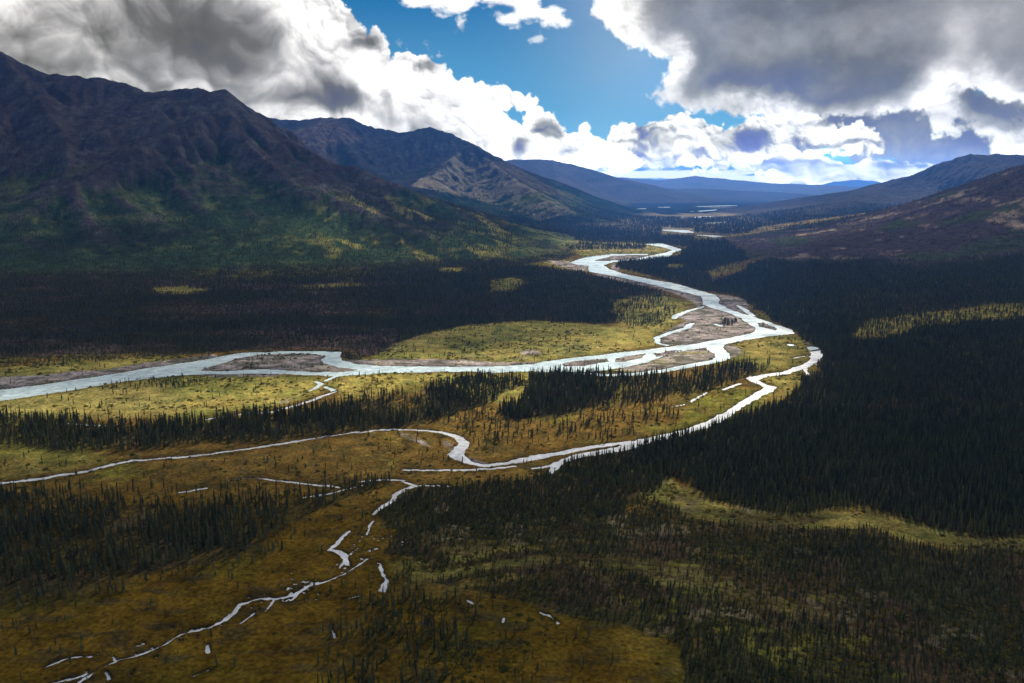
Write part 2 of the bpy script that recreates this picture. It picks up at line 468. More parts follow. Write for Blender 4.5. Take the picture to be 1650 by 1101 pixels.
    rgb = over(rgb, cloud_colour(U, V, l), a)
    # the great dark cloud: pale rim first, then the grey body
    a, l = cumulus(U, V, [(960,-300),(955,18),(962,36),(985,52),(1012,80),(1040,84),(1062,96),(1068,112),(1052,138),(1036,154),(1062,172),(1096,184),(1130,180),(1180,186),(1250,192),(1320,196),(1420,188),(1480,176),(1530,150),(1620,172),(2200,160),(2200,-300)], 60, 16, 22, 80,
                 [], 0.92, 0.75, wisp=0.75)
    s2 = sdist(U, V, [(1040,-400),(1042,20),(1062,60),(1092,78),(1104,120),(1114,156),(1180,176),(1260,184),(1330,188),(1400,188),(1455,178),(1490,150),(1505,118),(1532,112),(1560,124),(1600,140),(1660,150),(2300,150),(2300,-400)])
    N = fbm(U/70, V/60, 6, 91, gain=0.55); N2 = fbm(U/260, V/160, 4, 95)
    body = sstep(-16, 30, s2 + (N-0.5)*66)
    low = sstep(0, 1, blobs(U, V, [(1330,140,190,50,1.0)]))
    lb = 0.30 - 0.13*low + (N2-0.5)*0.36 + (N-0.5)*0.30 + (fbm(U/22, V/18, 5, 97, gain=.6)-0.5)*0.14 + blobs(U, V, [(1400,40,50,26,.13),(1545,70,22,40,.20),(1620,40,60,60,.10)])
    l = l*(1-body) + lb*body
    rgb = over(rgb, cloud_colour(U, V, l), a)
    # everything beyond what the photograph shows: broken cloud all round
    out = np.clip(np.maximum(sstep(150, 420, np.abs(U-825)-825), sstep(0, 90, -V-40)), 0, 1)
    Bo = billow(U/260, V/140, 4, 98); No = fbm(U/200, V/110, 5, 99)
    lo = 0.55 + 0.6*(Bo-0.6) + 0.9*(No-0.5)
    rgb = over(rgb, cloud_colour(U, V, lo), out*sstep(0.38, 0.62, No))
    return rgb
# ------------------------------------------------------------------ river, channels and land cover, surveyed in photo pixels
RIVER = [(-700,760),(-300,700),(0,645),(73,635),(145,623),(204,613),(254,608),(300,604),(316,603),(364,602),(418,601),(473,602.5),(527,605),(550,605.5),(623,600.5),(683,599),(750,598),(800,600),(857,597.5),(896,599),(938,600),(973,596),(1006,591),(1044,583),(1073,571),(1108,563.5),(1140,559),(1179,552),(1214,545),(1243,540.5),(1281,537.5),
 (1275,531),(1243,520),(1214,510),(1192,504),(1173,497),(1157,488),(1161,483),(1153,475),(1124,467),(1089,457),(1044,449),(1009,442),(983,434),(972,427),(989,422),(1044,418),(1079,414),(1084,407),(1100,402),(1068,392.5),(1034,393),(1067,398),(1083,403),(1073,407),(1047,412),(1025,417),(983,420),(956,420),(990,411.5),(1044,411),(1046,409.5),(985,409.5),(945,414),(928,419),(918,423),(930,426.5),(948,428),(949,437),(967,441),(993,445),(1018,451),(1051,458),(1089,467),(1121,475),(1131,477),(1133,490),(1153,498),(1173,503),(1193,512),(1206,521),(1218,528),(1218,534),(1195,540.5),(1169,545),(1121,553.5),(1076,558.5),(1025,565),(983,569.5),(917,577),(873,582),(860,586.5),(817,589),(750,590.5),(683,590),(610,589),(575,586),(552,581),(548,574),(552,567),(509,565.5),(454,566),(393,568),(349,575),(309,583),(273,587.5),(218,596.5),(164,605),(109,613),(55,621),(0,627),(-300,668),(-700,710)]
BARS = [[(318,598),(340,590),(385,576),(418,571),(470,569),(516,570.5),(527,575),(518,579),(525,586),(545,591),(582,596),(545,599),(510,600),(473,597),(418,594.5),(365,597)],
 [(905,585),(935,580),(980,576.6),(982,582),(944,589),(911,590)],
 [(993,577),(1009,573),(1045,569),(1034,576),(1006,582.5),(991,583)],
 [(1055,570),(1075,565),(1104,563),(1075,570),(1058,575)],
 [(1221,520),(1230,519),(1253,529),(1250,532.6),(1224,526)]]
# channels: points in photo pixels, half widths in metres
CHAN = [
 ([(1157,556),(1152,562),(1163,570),(1166,576),(1150,582),(1121,587),(1079,595),(1031,602),(985,604),(930,601)], [8,11,9,8,7,6,6,6,5,5]),
 ([(1310,560),(1316,571),(1311,582),(1298,588),(1268,600),(1238,604),(1216,608),(1211,611),(1226,618),(1240,623),(1238,628),(1223,634),(1201,648),(1177,663),(1153,678),(1123,689),(1092,698),(1062,705),(1032,712),(995,714),(941,722),(895,731),(850,739),(817,746),(777,749.5),(755,744),(742,737),(735,731),(741,723),(749,713),(737,703),(710,696),(667,692),(633,691),(583,695),(517,704),(450,715),(364,728),(291,736),(218,741),(196,745),(145,757),(73,769),(0,778),(-300,812)],
            [6,7,5,4,5,5,6,5,4,6,6,4.5,4.5,4.2,5,4.5,4.5,5.2,5,2.6,3,3.5,3.5,3,3,3,4,5.5,5,4.5,3.2,2.0,1.5,1.3,1.2,1.4,1.6,1.9,2,2.1,2,2.2,2.2,2.3,2.3]),
 ([(1247,626),(1238,623)],[1,7]),
 ([(1309,583),(1296,592),(1303,604)],[4,2.5,1.2]),
 ([(1040,711),(1001,722),(971,728),(941,732),(911,741),(896,749),(889,761)], [5,5,4.5,3.5,3.5,4,1.6]),
 ([(896,749),(857,754)],[2.2,1.2]), ([(833,751),(783,755),(733,757.5),(650,757)],[1,1.5,1.5,1.0]),
 ([(941,722),(905,728),(880,730)],[2,1.5,.6]),
 ([(290,793),(333,786)],[1.3,1.0]), ([(377,772),(413,769),(457,775),(493,779),(527,782),(547,785)],[1.0,1.2,1.0,1.2,1.2,1.0]),
 ([(490,801),(530,795),(583,781)],[.7,.9,.5]), ([(583,775),(617,773),(653,773)],[.9,1.0,.8]),
 ([(650,776),(667,782),(650,789),(638,797),(634,806),(617,815),(603,827)],[1.0,1.4,1.5,1.8,1.6,1.4,1.0]),
 ([(667,783),(683,782),(707,781),(727,784)],[1.0,1.0,.8,.5]), ([(602,840),(595,848),(593,858)],[.5,.7,.4]),
 ([(1134,494),(1108,501),(1089,509),(1086,513)],[2,4,6,3]), ([(1115,521),(1106,528),(1079,536),(1058,544),(1060,552),(1075,556)],[4,5,4,4,3,3]),
 ([(1189,492),(1200,499),(1214,509)],[3,5,4]), ([(1153,522),(1162,525)],[3,3]),
 ([(542,606),(525,613)],[2.5,2]), ([(509,614.5),(517,618),(508,625),(500,629)],[2,2.5,2,1.5]), ([(524,623),(540,629),(524,636),(487,650),(436,664),(382,667),(327,676)],[2,3,2.5,2,2,1.6,1.0]),
 ([(182,686),(127,683),(47,680)],[1.1,1.0,.6]),
 ([(1192,618),(1165,627)],[2,1.8]), ([(1138,632),(1114,647)],[1.2,1.3]), ([(1104,651),(1083,655)],[.8,.6]),
 ([(1273,555),(1276,556)],[4,4]), ([(1301,573),(1276,577)],[1.5,1.2]),
 ([(1078,371),(1090,371.5),(1108,374.5)],[45,60,30]), ([(1130,379),(1158,381),(1186,386.5)],[25,50,40]), ([(1196,379),(1230,379.5)],[22,18]),
 ([(1176,351),(1205,346),(1245,340),(1288,337)],[40,60,80,50]), ([(1192,352.5),(1240,348),(1272,343.5)],[30,45,40]), ([(1205,343),(1232,341)],[30,30]), ([(1230,336.5),(1275,335)],[40,50]), ([(1010,337),(1045,336.3)],[50,60]), ([(1040,357),(1064,357.5)],[30,34]), ([(1095,352),(1140,349)],[30,50]), ([(1140,360),(1172,358)],[30,30]), ([(1120,341),(1165,338)],[40,60]), ([(1300,333.5),(1340,332)],[60,60]), ([(1070,334),(1100,333.4)],[60,60]), ([(1060,345),(1085,346)],[30,40]), ([(975,334.5),(1005,334)],[60,50]), ([(1120,333),(1180,331.5)],[50,80]), ([(1240,352),(1262,350)],[30,25]),
 # marsh water at the bottom of the photograph
 ([(562,855),(553,864),(547,873),(532,884),(545,888),(555,897),(562,908)],[.8,1.1,1.6,1.4,2.2,2.4,1.0]), ([(545,888),(530,886)],[1.2,1.0]), ([(556,903),(548,914)],[1.0,.4]),
 ([(612,909),(617,922),(621,935),(616,951)],[.7,.9,1.0,1.9]),
 ([(590,901),(560,922),(525,936),(500,943),(473,957),(447,964),(417,964),(387,972),(380,984),(360,999),(333,1011),(293,1021),(267,1037),(233,1051),(207,1059),(186,1065),(160,1078),(135,1092),(120,1106),(90,1130)],
            [.2,.4,.5,.9,1.1,1.0,.7,.9,1.0,.9,.75,.7,.6,.55,.5,.8,.5,.7,.9,1.0]),
 ([(443,964),(433,981)],[.9,.5]), ([(512,938),(492,946),(470,966)],[.4,.8,.5]), ([(413,987),(388,1003)],[.3,.3]),
 ([(333,1040),(337,1050)],[.7,.9]), ([(186,1065),(183,1058)],[.5,.2]), ([(147,1057),(110,1060),(70,1077)],[.25,.3,.2]), ([(140,1085),(112,1095),(80,1101)],[.5,.6,.5]), ([(170,1084),(178,1094)],[.4,.5]), ([(580,958),(550,965)],[.3,.4]), ([(535,1010),(541,1028)],[.5,.6]), ([(335,1080),(312,1090)],[.2,.3]),
 ([(753,966),(763,972)],[.5,.7]), ([(870,985),(900,1002)],[.4,.4]), ([(815,994),(812,1000)],[.4,.4]),
]
GRAVEL = [
 ([(-100,640),(0,627),(55,621),(164,605),(273,587.5),(349,575),(345,571),(300,577),(220,587),(165,596),(110,600),(60,606),(0,609),(-100,622)],1.0),
 ([(553,583),(570,579),(640,579),(760,581),(872,584),(860,588),(817,590),(610,591)],0.9),
 ([(640,575),(700,570),(760,571),(830,574),(870,580),(870,583),(650,581)],0.35),
 ([(948,436),(1018,451),(1051,457),(1121,474),(1133,477),(1134,491),(1173,502),(1206,521),(1220,530),(1195,542),(1121,554),(1063,557),(1055,545),(1068,535),(1085,528),(1105,519),(1088,510),(1108,500),(1126,492),(1110,484),(1085,472),(1058,464),(1015,457),(965,446)],0.9),
 ([(1150,474),(1175,477),(1200,482),(1204,490),(1216,510),(1192,506),(1157,490)],1.0),
 ([(880,424),(918,423),(948,428),(949,438),(925,436),(900,430)],0.9), ([(928,419),(960,412),(1040,412),(1050,413),(1020,418),(960,421)],0.75),
 ([(1152,560),(1172,554),(1190,560),(1196,572),(1175,577),(1160,574),(1165,568)],0.7),
 ([(1137,560),(1108,564),(1073,571),(1044,583),(1006,592),(985,598),(1031,599),(1079,592),(1121,584),(1160,576)],0.55),
 ([(742,733),(760,736),(792,748),(776,748),(755,742)],1.0), ([(716,707),(728,712),(731,722),(724,730),(714,716)],0.55), ([(645,694),(665,702),(680,711),(698,722),(690,722),(664,712),(648,702)],0.45),
 ([(640,545),(700,536),(790,526),(830,532),(800,546),(740,552)],0.3), ([(835,566),(862,563),(874,569),(850,574)],0.6),
 ([(316,604),(420,601),(460,603),(430,607),(350,607)],0.8), ([(0,668),(60,670),(120,674),(60,676),(0,672)],0.35), ([(425,655),(470,640),(500,632),(505,636),(470,648),(435,658)],0.4),
 ([(1296,548),(1306,556),(1312,556),(1318,572),(1322,580),(1318,590),(1311,588),(1304,560)],0.7),
 ([(1010,441),(983,434),(988,424),(998,430),(996,438)],0.8),
]
MEADOW = [
 ([(-400,600),(0,593),(120,584),(250,576),(300,575),(240,585),(160,600),(0,610),(-400,640)],1.0),
 ([(-400,690),(0,646),(145,624),(254,609),(400,603),(520,607),(540,612),(500,640),(450,656),(380,664),(250,674),(100,670),(0,668),(-400,700)],0.95),
 ([(560,605),(683,600),(790,602),(860,600),(880,604),(850,640),(800,650),(760,640),(700,612),(600,640),(540,640),(545,625),(520,615)],0.9),
 ([(600,580),(640,553),(700,534),(780,522),(880,518),(1000,528),(1050,540),(1060,556),(980,569),(870,583),(760,580)],1.0),
 ([(985,485),(1050,470),(1090,484),(1105,500),(1085,520),(1050,540),(1000,528),(990,505)],1.0),
 ([(885,398),(930,394),(1030,392),(1070,399),(1082,403),(1070,408),(1045,410),(985,409),(940,414),(925,404)],0.9),
 ([(870,425),(915,422),(948,430),(946,438),(900,432)],0.6),
 ([(1137,561),(1108,564),(1073,571),(1044,583),(1006,592),(1030,598),(1079,592),(1121,584),(1155,577)],0.8),
 ([(1180,552),(1214,546),(1280,539),(1302,552),(1308,575),(1290,590),(1230,600),(1200,590),(1178,575),(1185,564)],0.7),
 ([(1230,606),(1270,603),(1305,590),(1310,600),(1290,622),(1255,648),(1210,660),(1170,676),(1150,682),(1205,650),(1240,630),(1250,622),(1228,614)],0.8),
 ([(790,452),(830,447),(850,456),(830,468),(790,472)],0.6), ([(240,464),(300,462),(340,468),(300,475),(255,473)],0.8), ([(460,462),(560,456),(600,460),(500,468)],0.7), ([(700,436),(745,433),(745,440),(715,440)],0.9),
 ([(985,428),(1060,440),(1180,430),(1150,448),(1150,462),(1090,452),(1040,444)],0.4),
 ([(1075,426),(1105,429),(1100,435),(1075,433)],0.8),
 ([(1370,545),(1400,514),(1500,505),(1600,490),(1760,486),(1760,506),(1560,520),(1480,530),(1420,548)],0.6),
 ([(1055,775),(1085,772),(1120,800),(1180,818),(1250,830),(1380,822),(1420,828),(1500,850),(1600,868),(1800,885),(1800,905),(1600,886),(1450,867),(1380,852),(1250,847),(1150,838),(1090,818),(1050,805)],0.85),
 ([(660,925),(720,915),(800,905),(880,893),(960,903),(1080,915),(1200,935),(1200,948),(1080,928),(960,914),(880,908),(800,918),(720,935),(650,945)],0.95),
 ([(700,880),(760,868),(850,872),(880,885),(800,892),(710,895)],0.7), ([(1040,925),(1200,950),(1330,985),(1420,1010),(1320,1000),(1180,965),(1040,945)],0.6), ([(960,1015),(1020,1020),(1090,1050),(1080,1065),(1000,1050),(950,1035)],0.12),
 ([(-300,740),(0,722),(130,728),(180,738),(140,752),(0,772),(-300,800)],0.4),
]
# forest: outline, density 0..1, tree height in metres
FOREST = [
 ([(-1500,455),(0,457),(200,460),(400,455),(700,432),(850,430),(930,438),(1000,455),(1068,470),(1000,482),(988,500),(1000,524),(850,518),(750,523),(660,546),(600,573),(575,580),(550,575),(548,566),(393,566),(330,571),(240,569),(100,574),(0,580),(-1500,620)],0.95,8),
 ([(1000,482),(1068,470),(1100,500),(1060,524),(1010,528),(990,505)],0.35,8),
 ([(-600,585),(0,584),(120,577),(240,570),(380,566),(300,574),(200,580),(120,588),(0,594),(-600,610)],0.35,7),
 ([(160,622),(200,617),(240,616),(330,612),(325,622),(240,627),(170,626)],0.35,8),
 ([(-400,690),(0,672),(100,676),(200,683),(300,684),(400,674),(500,662),(550,650),(600,640),(650,634),(700,650),(740,668),(700,682),(600,694),(500,702),(400,712),(300,720),(200,728),(100,730),(0,717),(-400,740)],0.62,12.5),
 ([(470,690),(560,655),(620,635),(680,655),(690,670),(600,690)],0.4,11),
 ([(692,626),(720,614),(780,606),(830,610),(842,618),(810,640),(760,658),(720,664),(692,648)],0.85,11),
 ([(855,608),(900,599),(960,598),(965,640),(950,660),(900,670),(810,674),(805,662),(850,642)],0.95,12),
 ([(950,600),(1000,603),(1100,600),(1200,584),(1240,586),(1230,598),(1180,614),(1120,636),(1080,644),(1000,660),(950,664)],0.5,12),
 ([(700,640),(800,665),(900,674),(1000,662),(1080,645),(1100,670),(1000,705),(900,716),(780,725),(750,700),(700,680)],0.13,9),
 ([(-300,790),(0,800),(50,800),(150,805),(250,812),(330,810),(420,806),(480,795),(560,780),(650,770),(640,778),(600,790),(540,806),(490,828),(468,850),(430,868),(380,885),(300,905),(200,925),(100,945),(0,955),(-300,980)],0.62,11),
 ([(-300,760),(0,790),(150,790),(330,790),(480,780),(420,806),(330,810),(150,805),(0,800),(-300,790)],0.16,9),
 ([(-300,955),(0,950),(100,940),(200,922),(300,900),(430,866),(480,850),(500,862),(400,915),(300,940),(200,955),(80,990),(0,1005),(-300,1040)],0.30,7),
 ([(-200,990),(0,960),(100,960),(130,1000),(60,1020),(-200,1030)],0.2,5),
 ([(620,850),(628,820),(650,798),(700,783),(800,770),(880,768),(960,780),(1010,800),(1010,830),(900,828),(760,840),(690,850),(640,870)],0.9,6.5),
 ([(640,870),(690,850),(760,840),(900,828),(1010,830),(1070,800),(1100,830),(1250,850),(1390,856),(1500,872),(1800,905),(1800,1250),(1150,1250),(1100,1101),(1080,1040),(1000,1000),(920,985),(840,975),(760,960),(700,945),(640,935),(700,905),(630,890)],0.95,4.6),
 ([(890,762),(898,748),(940,735),(1030,716),(1060,770),(1040,790),(1000,795),(930,775)],0.9,8.5),
 ([(885,768),(935,778),(1000,800),(1050,800),(1050,830),(1000,830),(940,800),(880,775)],0.35,6),
 ([(1030,716),(1100,700),(1150,682),(1205,664),(1255,650),(1290,624),(1312,600),(1324,578),(1312,556),(1288,540),(1240,515),(1210,492),(1190,478),(1124,466),(1040,443),(990,432),(1000,420),(1090,415),(1110,400),(1250,385),(1500,300),(3500,200),(3500,1000),(1800,880),(1600,866),(1500,848),(1420,826),(1380,820),(1250,828),(1180,816),(1120,798),(1085,770),(1060,770)],1.0,9.5),
 ([(490,1120),(500,1040),(530,1010),(580,960),(620,945),(660,950),(700,985),(740,1030),(760,1120),(740,1250),(450,1250)],0.42,7.5),
 ([(620,940),(650,905),(690,900),(700,930),(660,950)],0.4,6.5),
 ([(690,960),(900,1000),(1000,1040),(1100,1110),(1100,1250),(760,1250),(740,1030)],0.10,6),
 ([(900,398),(990,396),(1040,397),(1040,402),(960,405),(920,408)],0.8,8),
 ([(1158,516),(1185,516),(1186,524),(1160,525)],0.9,7),
 ([(1076,556),(1000,575)],0,1),
 ([(-6000,300),(900,300),(930,330),(1010,350),(1060,372),(1100,398),(1000,392),(880,396),(930,415),(900,425),(700,440),(400,466),(0,470),(-6000,470)],0.75,7),
 ([(900,300),(1900,300),(1800,360),(1250,385),(1100,400),(1068,390),(1060,372),(1010,350),(930,330)],0.7,8),
]
CLEAR = [
 ([(1370,545),(1400,514),(1500,505),(1600,490),(1760,486),(1760,506),(1560,520),(1480,530),(1420,548)],0.25),
 ([(1055,775),(1085,772),(1120,800),(1180,818),(1250,830),(1380,822),(1420,828),(1500,850),(1600,868),(1800,885),(1800,905),(1600,886),(1450,867),(1380,852),(1250,847),(1150,838),(1090,818),(1050,805)],0.08),
 ([(660,925),(720,915),(800,905),(880,893),(960,903),(1080,915),(1200,935),(1200,948),(1080,928),(960,914),(880,908),(800,918),(720,935),(650,945)],0.10),
 ([(700,880),(760,868),(850,872),(880,885),(800,892),(710,895)],0.3), ([(1040,925),(1200,950),(1330,985),(1420,1010),(1320,1000),(1180,965),(1040,945)],0.3),
 ([(790,452),(830,447),(850,456),(830,468),(790,472)],0.2), ([(240,464),(300,462),(340,468),(300,475),(255,473)],0.1), ([(460,462),(560,456),(600,460),(500,468)],0.3),
 ([(700,436),(745,433),(745,440),(715,440)],0.2), ([(1140,440),(1180,430),(1250,418),(1180,445),(1150,455)],0.15), ([(1075,426),(1105,429),(1100,435),(1075,433)],0.1),
 ([(1066,367),(1118,369),(1118,382),(1066,380)],0.02), ([(1118,375),(1195,382),(1245,376),(1245,386),(1200,395),(1118,388)],0.02),
]

def warped(x, y, amp, seed):
    s = 14.0 + amp*1.5
    return x + (fbm(x/s, y/s, 4, seed)-0.5)*2*amp, y + (fbm(x/s, y/s, 4, seed+1)-0.5)*2*amp

def river_mask(x, y):
    """1 inside the main river"""
    m = np.zeros(x.shape, np.float32)
    wx, wy = warped(x, y, 3.0, 101)
    u, v = to_px(wx, wy)
    ok = (y > 150)
    r = inpoly(u, v, RIVER) & ok
    for b in BARS: r &= ~inpoly(u, v, b)
    m[r] = 1.0
    return m

def channel_mask(x, y):
    """soft cover of the side channels and creeks; the shore is at one half"""
    m = np.zeros(x.shape, np.float32); wd = np.maximum(0.0016*np.hypot(x, y), 0.3)
    n1 = fbm(x/3.2, y/3.2, 3, 111); n2 = fbm(x/13, y/13, 3, 112)
    for pts, ws in CHAN:
        P = [ground(a, b) for a, b in pts]
        wm = max(ws)*1.6 + 2
        xs = [p[0] for p in P]; ys = [p[1] for p in P]
        s = (x > min(xs)-wm) & (x < max(xs)+wm) & (y > min(ys)-wm) & (y < max(ys)+wm)
        if not s.any(): continue
        big = max(ws) > 3.0
        am = 2.0 if big else 1.0
        xx = x[s] + (fbm(x[s]/9, y[s]/9, 5, 121, gain=.6)-0.5)*(4.5 if big else 3.0); yy = y[s] + (fbm(x[s]/9, y[s]/9, 5, 122, gain=.6)-0.5)*(6.5 if big else 4.2)
        dd, ww = seg_dist(xx, yy, P, ws)
        f = np.maximum(ww, 0.5)*(0.75 + 0.5*n2[s]) + (0 if big else (n1[s]-0.5)*1.1) - dd
        if P[0][1] > 4500: f = np.where(fbm(x[s]/150, y[s]/700, 4, 125) > 0.47, f, -1)
        m[s] = np.maximum(m[s], np.clip(0.5 + f/(2*wd[s]), 0, 1))
    # puddles scattered over the marsh round its stream
    P = [ground(a, b) for a, b in [(600,880),(540,930),(473,957),(387,985),(293,1028),(207,1065),(100,1110)]]
    s = (y < 560) & (y > 200) & (x < 20)
    if s.any():
        dd, _ = seg_dist(x[s], y[s], P, [0]*len(P))
        pn = fbm(x[s]/2.4, y[s]/2.6, 4, 131, gain=.6); pb = fbm(x[s]/30, y[s]/30, 2, 132)
        f = np.where(dd < 26, (pn - (0.715 + dd/170 - (pb-0.5)*0.16))*8, -1)
        m[s] = np.maximum(m[s], np.clip(0.5 + f/(2*wd[s]), 0, 1))
    return m

def water_mask(x, y):
    return np.maximum(river_mask(x, y), channel_mask(x, y))

def soft_list(x, y, lst, amp=7.0, seed=201, k=1):
    """max of value over outlines with ragged edges (edge noise in metres)"""
    out = np.zeros(x.shape, np.float32)
    wx, wy = warped(x, y, amp, seed)
    u, v = to_px(wx, wy); ok = y > 120
    for e in lst:
        r = inpoly(u, v, e[0]) & ok
        out[r] = np.maximum(out[r], e[k])
    return out

def forest_map(x, y, grow=6.0):
    """density 0..1 and height of spruces on the valley floor map"""
    wx, wy = warped(x, y, 11.0, 211)
    u, v = to_px(wx, wy); ok = y > 100
    den = np.full(x.shape, 0.03, np.float32); ht = np.full(x.shape, 6.0, np.float32)
    for poly, dn, hh in FOREST:
        r = inpoly(u, v, poly) & ok
        r &= dn > den
        den[r] = dn; ht[r] = hh
    c = np.ones(x.shape, np.float32)
    for poly, dn in CLEAR:
        r = inpoly(u, v, poly) & ok
        c[r] = np.minimum(c[r], dn)
    return den*c, ht

def mixc(a, b, t):
    return a*(1-t[..., None]) + b*t[..., None]

def tree_line(u):
    return np.interp(u, [1050,1100,1150,1220,1320,1400,1500,1650,1900], [485,475,455,446,428,420,430,408,380])

C = lambda *a: np.array(a, np.float32)
def cover_colour(x, y, h, slope, conv, who, water):
    """ground cover albedo from the survey, altitude and slope"""
    n1 = fbm(x/45, y/45, 5, 301); n2 = fbm(x/9, y/9, 4, 302); n3 = fbm(x/260, y/260, 4, 303); n4 = fbm(x/3.0, y/3.0, 3, 304)
    bog = mixc(np.broadcast_to(C(.150,.090,.020), x.shape+(3,)), C(.135,.125,.020), sstep(.42,.62,n1*0.6+n3*0.4))
    bog = mixc(bog, C(.070,.056,.018), sstep(.52,.68,n2)*0.7)
    bog = mixc(bog, C(.200,.150,.030), sstep(.60,.75,n4*0.5+n1*0.5)*0.6)
    # the open marsh low in the photograph is smoother, olive and rust
    u, v = to_px(x, y)
    marsh = (sstep(740, 850, v) * sstep(720, 600, u) * (y > 100)).astype(np.float32)
    marsh = np.maximum(marsh, (sstep(930, 975, v)*sstep(1180, 1040, u)*(y > 100)).astype(np.float32))
    mc = mixc(np.broadcast_to(C(.092,.054,.004), x.shape+(3,)), C(.056,.054,.005), sstep(.40,.62,n3*0.5+n1*0.5))
    marsh = np.maximum(marsh, (sstep(930, 975, v)*sstep(1180, 1040, u)*(y > 100)).astype(np.float32))
    mc = mixc(mc, C(.035,.030,.014), sstep(.55,.72,fbm(x/18, y/7, 4, 306))*0.7)
    col = mixc(bog, mc, marsh*0.85)
    mw = (soft_list(x, y, MEADOW, 8, 221)*2 + soft_list(x+9, y-14, MEADOW, 14, 223) + soft_list(x-9, y+14, MEADOW, 14, 225))/4
    mcol = mixc(np.broadcast_to(C(.340,.280,.070), x.shape+(3,)), C(.205,.200,.045), sstep(.42,.60,n2*0.5+n1*0.5))
    mcol = mixc(mcol, C(.310,.235,.075), sstep(.52,.66,n3)*0.6)
    mcol = mixc(mcol, C(.050,.062,.024), sstep(.58,.70,n4*0.45+n1*0.55)*0.85)
    col = mixc(col, mcol, np.clip(mw*(0.75+0.6*(n1-0.4)), 0, 1))
    den = (forest_map(x, y)[0] + forest_map(x+13, y+20)[0] + forest_map(x-13, y-20)[0])/3 + (n1-0.45)*0.5
    ff = mixc(np.broadcast_to(C(.036,.034,.013), x.shape+(3,)), C(.060,.040,.020), sstep(.5,.65,n1))
    ff = mixc(ff, C(.120,.110,.020), sstep(.60,.72,n2*0.5+n3*0.5))
    dark = np.clip(sstep(0.25, 0.85, den), 0, 1)
    left_plain = ((u < 640) & (v > 455) & (v < 575) & (y > 100)).astype(np.float32)
    ff = mixc(ff, C(.085,.055,.045), left_plain*sstep(.35,.6,n3))
    col = mixc(col, ff, dark*(1-mw*0.6))
    # pale lichen and bare ground among the trees at the bottom right
    pale = sstep(.675,.71,fbm(x/16, y/16, 4, 311)*0.55+fbm(x/110, y/110, 3, 312)*0.45)*(v > 760)*(u > 700)
    col = mixc(col, C(.17,.13,.07), np.clip(pale, 0, 1)*0.6)
    gr = soft_list(x, y, GRAVEL, 5, 231)
    bar = soft_list(x, y, [(b, 1.0) for b in BARS], 2, 101)
    g = np.clip(np.maximum(gr, bar*0.95)*(0.55+1.0*(fbm(x/30, y/14, 4, 321))), 0, 1)
    g = sstep(0.35, 0.62, g)
    gcol = mixc(np.broadcast_to(C(.30,.245,.215), x.shape+(3,)), C(.20,.165,.140), sstep(.4,.6,n2))
    gcol = mixc(gcol, C(.36,.29,.20), sstep(.55,.7,n1)*0.6)
    gcol = mixc(gcol, C(.42,.36,.30), sstep(.60,.70,fbm(x/5, y/5, 3, 323))*0.6)
    gcol = mixc(gcol, C(.08,.08,.045), sstep(.52,.62,fbm(x/22, y/12, 4, 322))*0.75)
    col = mixc(col, gcol, g)
    # wet sand along every shore
    # ---- mountains
    mt = sstep(4, 22, h)
    if mt.max() > 0:
        na = fbm(x/240, y/240, 7, 331, gain=.58); nb = fbm(x/48, y/48, 5, 332, gain=.6); nc = fbm(x/900, y/900, 3, 333)
        alt = h/260 + (na-0.5)*2.2 + conv*0.45
        brown = mixc(np.broadcast_to(C(.100,.070,.060), x.shape+(3,)), C(.150,.115,.090), sstep(.45,.62,nb))
        green = mixc(np.broadcast_to(C(.045,.070,.028), x.shape+(3,)), C(.130,.135,.045), sstep(.46,.62,nb*0.6+nc*0.4))
        m = mixc(green, brown, sstep(0.35, 0.95, alt))
        m = mixc(m, C(.022,.030,.018), sstep(.50,.62,na)*sstep(1.1,0.4,h/260)*0.75)
        m = mixc(m, C(.20,.17,.15), sstep(.64,.74,nb*0.7+na*0.3)*sstep(0.5,1.2,alt)*0.55)
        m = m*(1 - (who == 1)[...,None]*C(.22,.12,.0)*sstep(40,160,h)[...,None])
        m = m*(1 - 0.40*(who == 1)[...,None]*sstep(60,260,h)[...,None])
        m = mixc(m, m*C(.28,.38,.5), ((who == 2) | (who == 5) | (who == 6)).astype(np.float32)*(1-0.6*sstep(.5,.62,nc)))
        isB = ((who == 3)).astype(np.float32)
        bt = mixc(np.broadcast_to(C(.044,.034,.035), x.shape+(3,)), C(.220,.165,.115), sstep(.53,.64,fbm(x/60, y/60, 6, 341, gain=.6)*0.6+na*0.4)*0.8)
        bt = mixc(bt, C(.038,.044,.022), sstep(.57,.68,fbm(x/150, y/150, 4, 342)))
        up_, vp_ = to_px(x, y, h); hb = sstep(8, -10, vp_ - tree_line(up_) + (na-0.5)*40)
        m = mixc(m, mixc(C(.026,.030,.016)+0*bt, bt, hb), isB)
        # golden birch scrub on the sunny lower slope of the near left mountain
        gz = ((who == 1)*sstep(.50,.60,fbm((x*.8+y*.6)/60, (y*.8-x*.6)/230, 5, 343)*0.65+nb*0.35)*sstep(440,600,up_)*sstep(300,345,vp_)*sstep(880,760,up_)).astype(np.float32)
        m = mixc(m, C(.30,.25,.06)+0*m, gz*0.8)
        wC = (who == 5).astype(np.float32)
        m = mixc(m, C(.060,.050,.050)*(0.5+na[...,None]), wC*0.85)
        spur = inpoly(up_, vp_, [(695,275),(758,236),(835,292),(930,342),(870,356),(790,328),(700,306),(660,300)])*(who == 2)*sstep(.40,.55,nb*.5+na*.5)  # sunlit patches of the spur, painted into its colour as paler tan
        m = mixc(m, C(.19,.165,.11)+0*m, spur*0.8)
        isD = (who == 4).astype(np.float32)
        dcol = mixc(np.broadcast_to(C(.42,.29,.08), x.shape+(3,)), C(.07,.065,.035), sstep(.4,.6,nb))
        m = mixc(m, dcol, isD*0.9)
        far = sstep(7000, 9000, y)
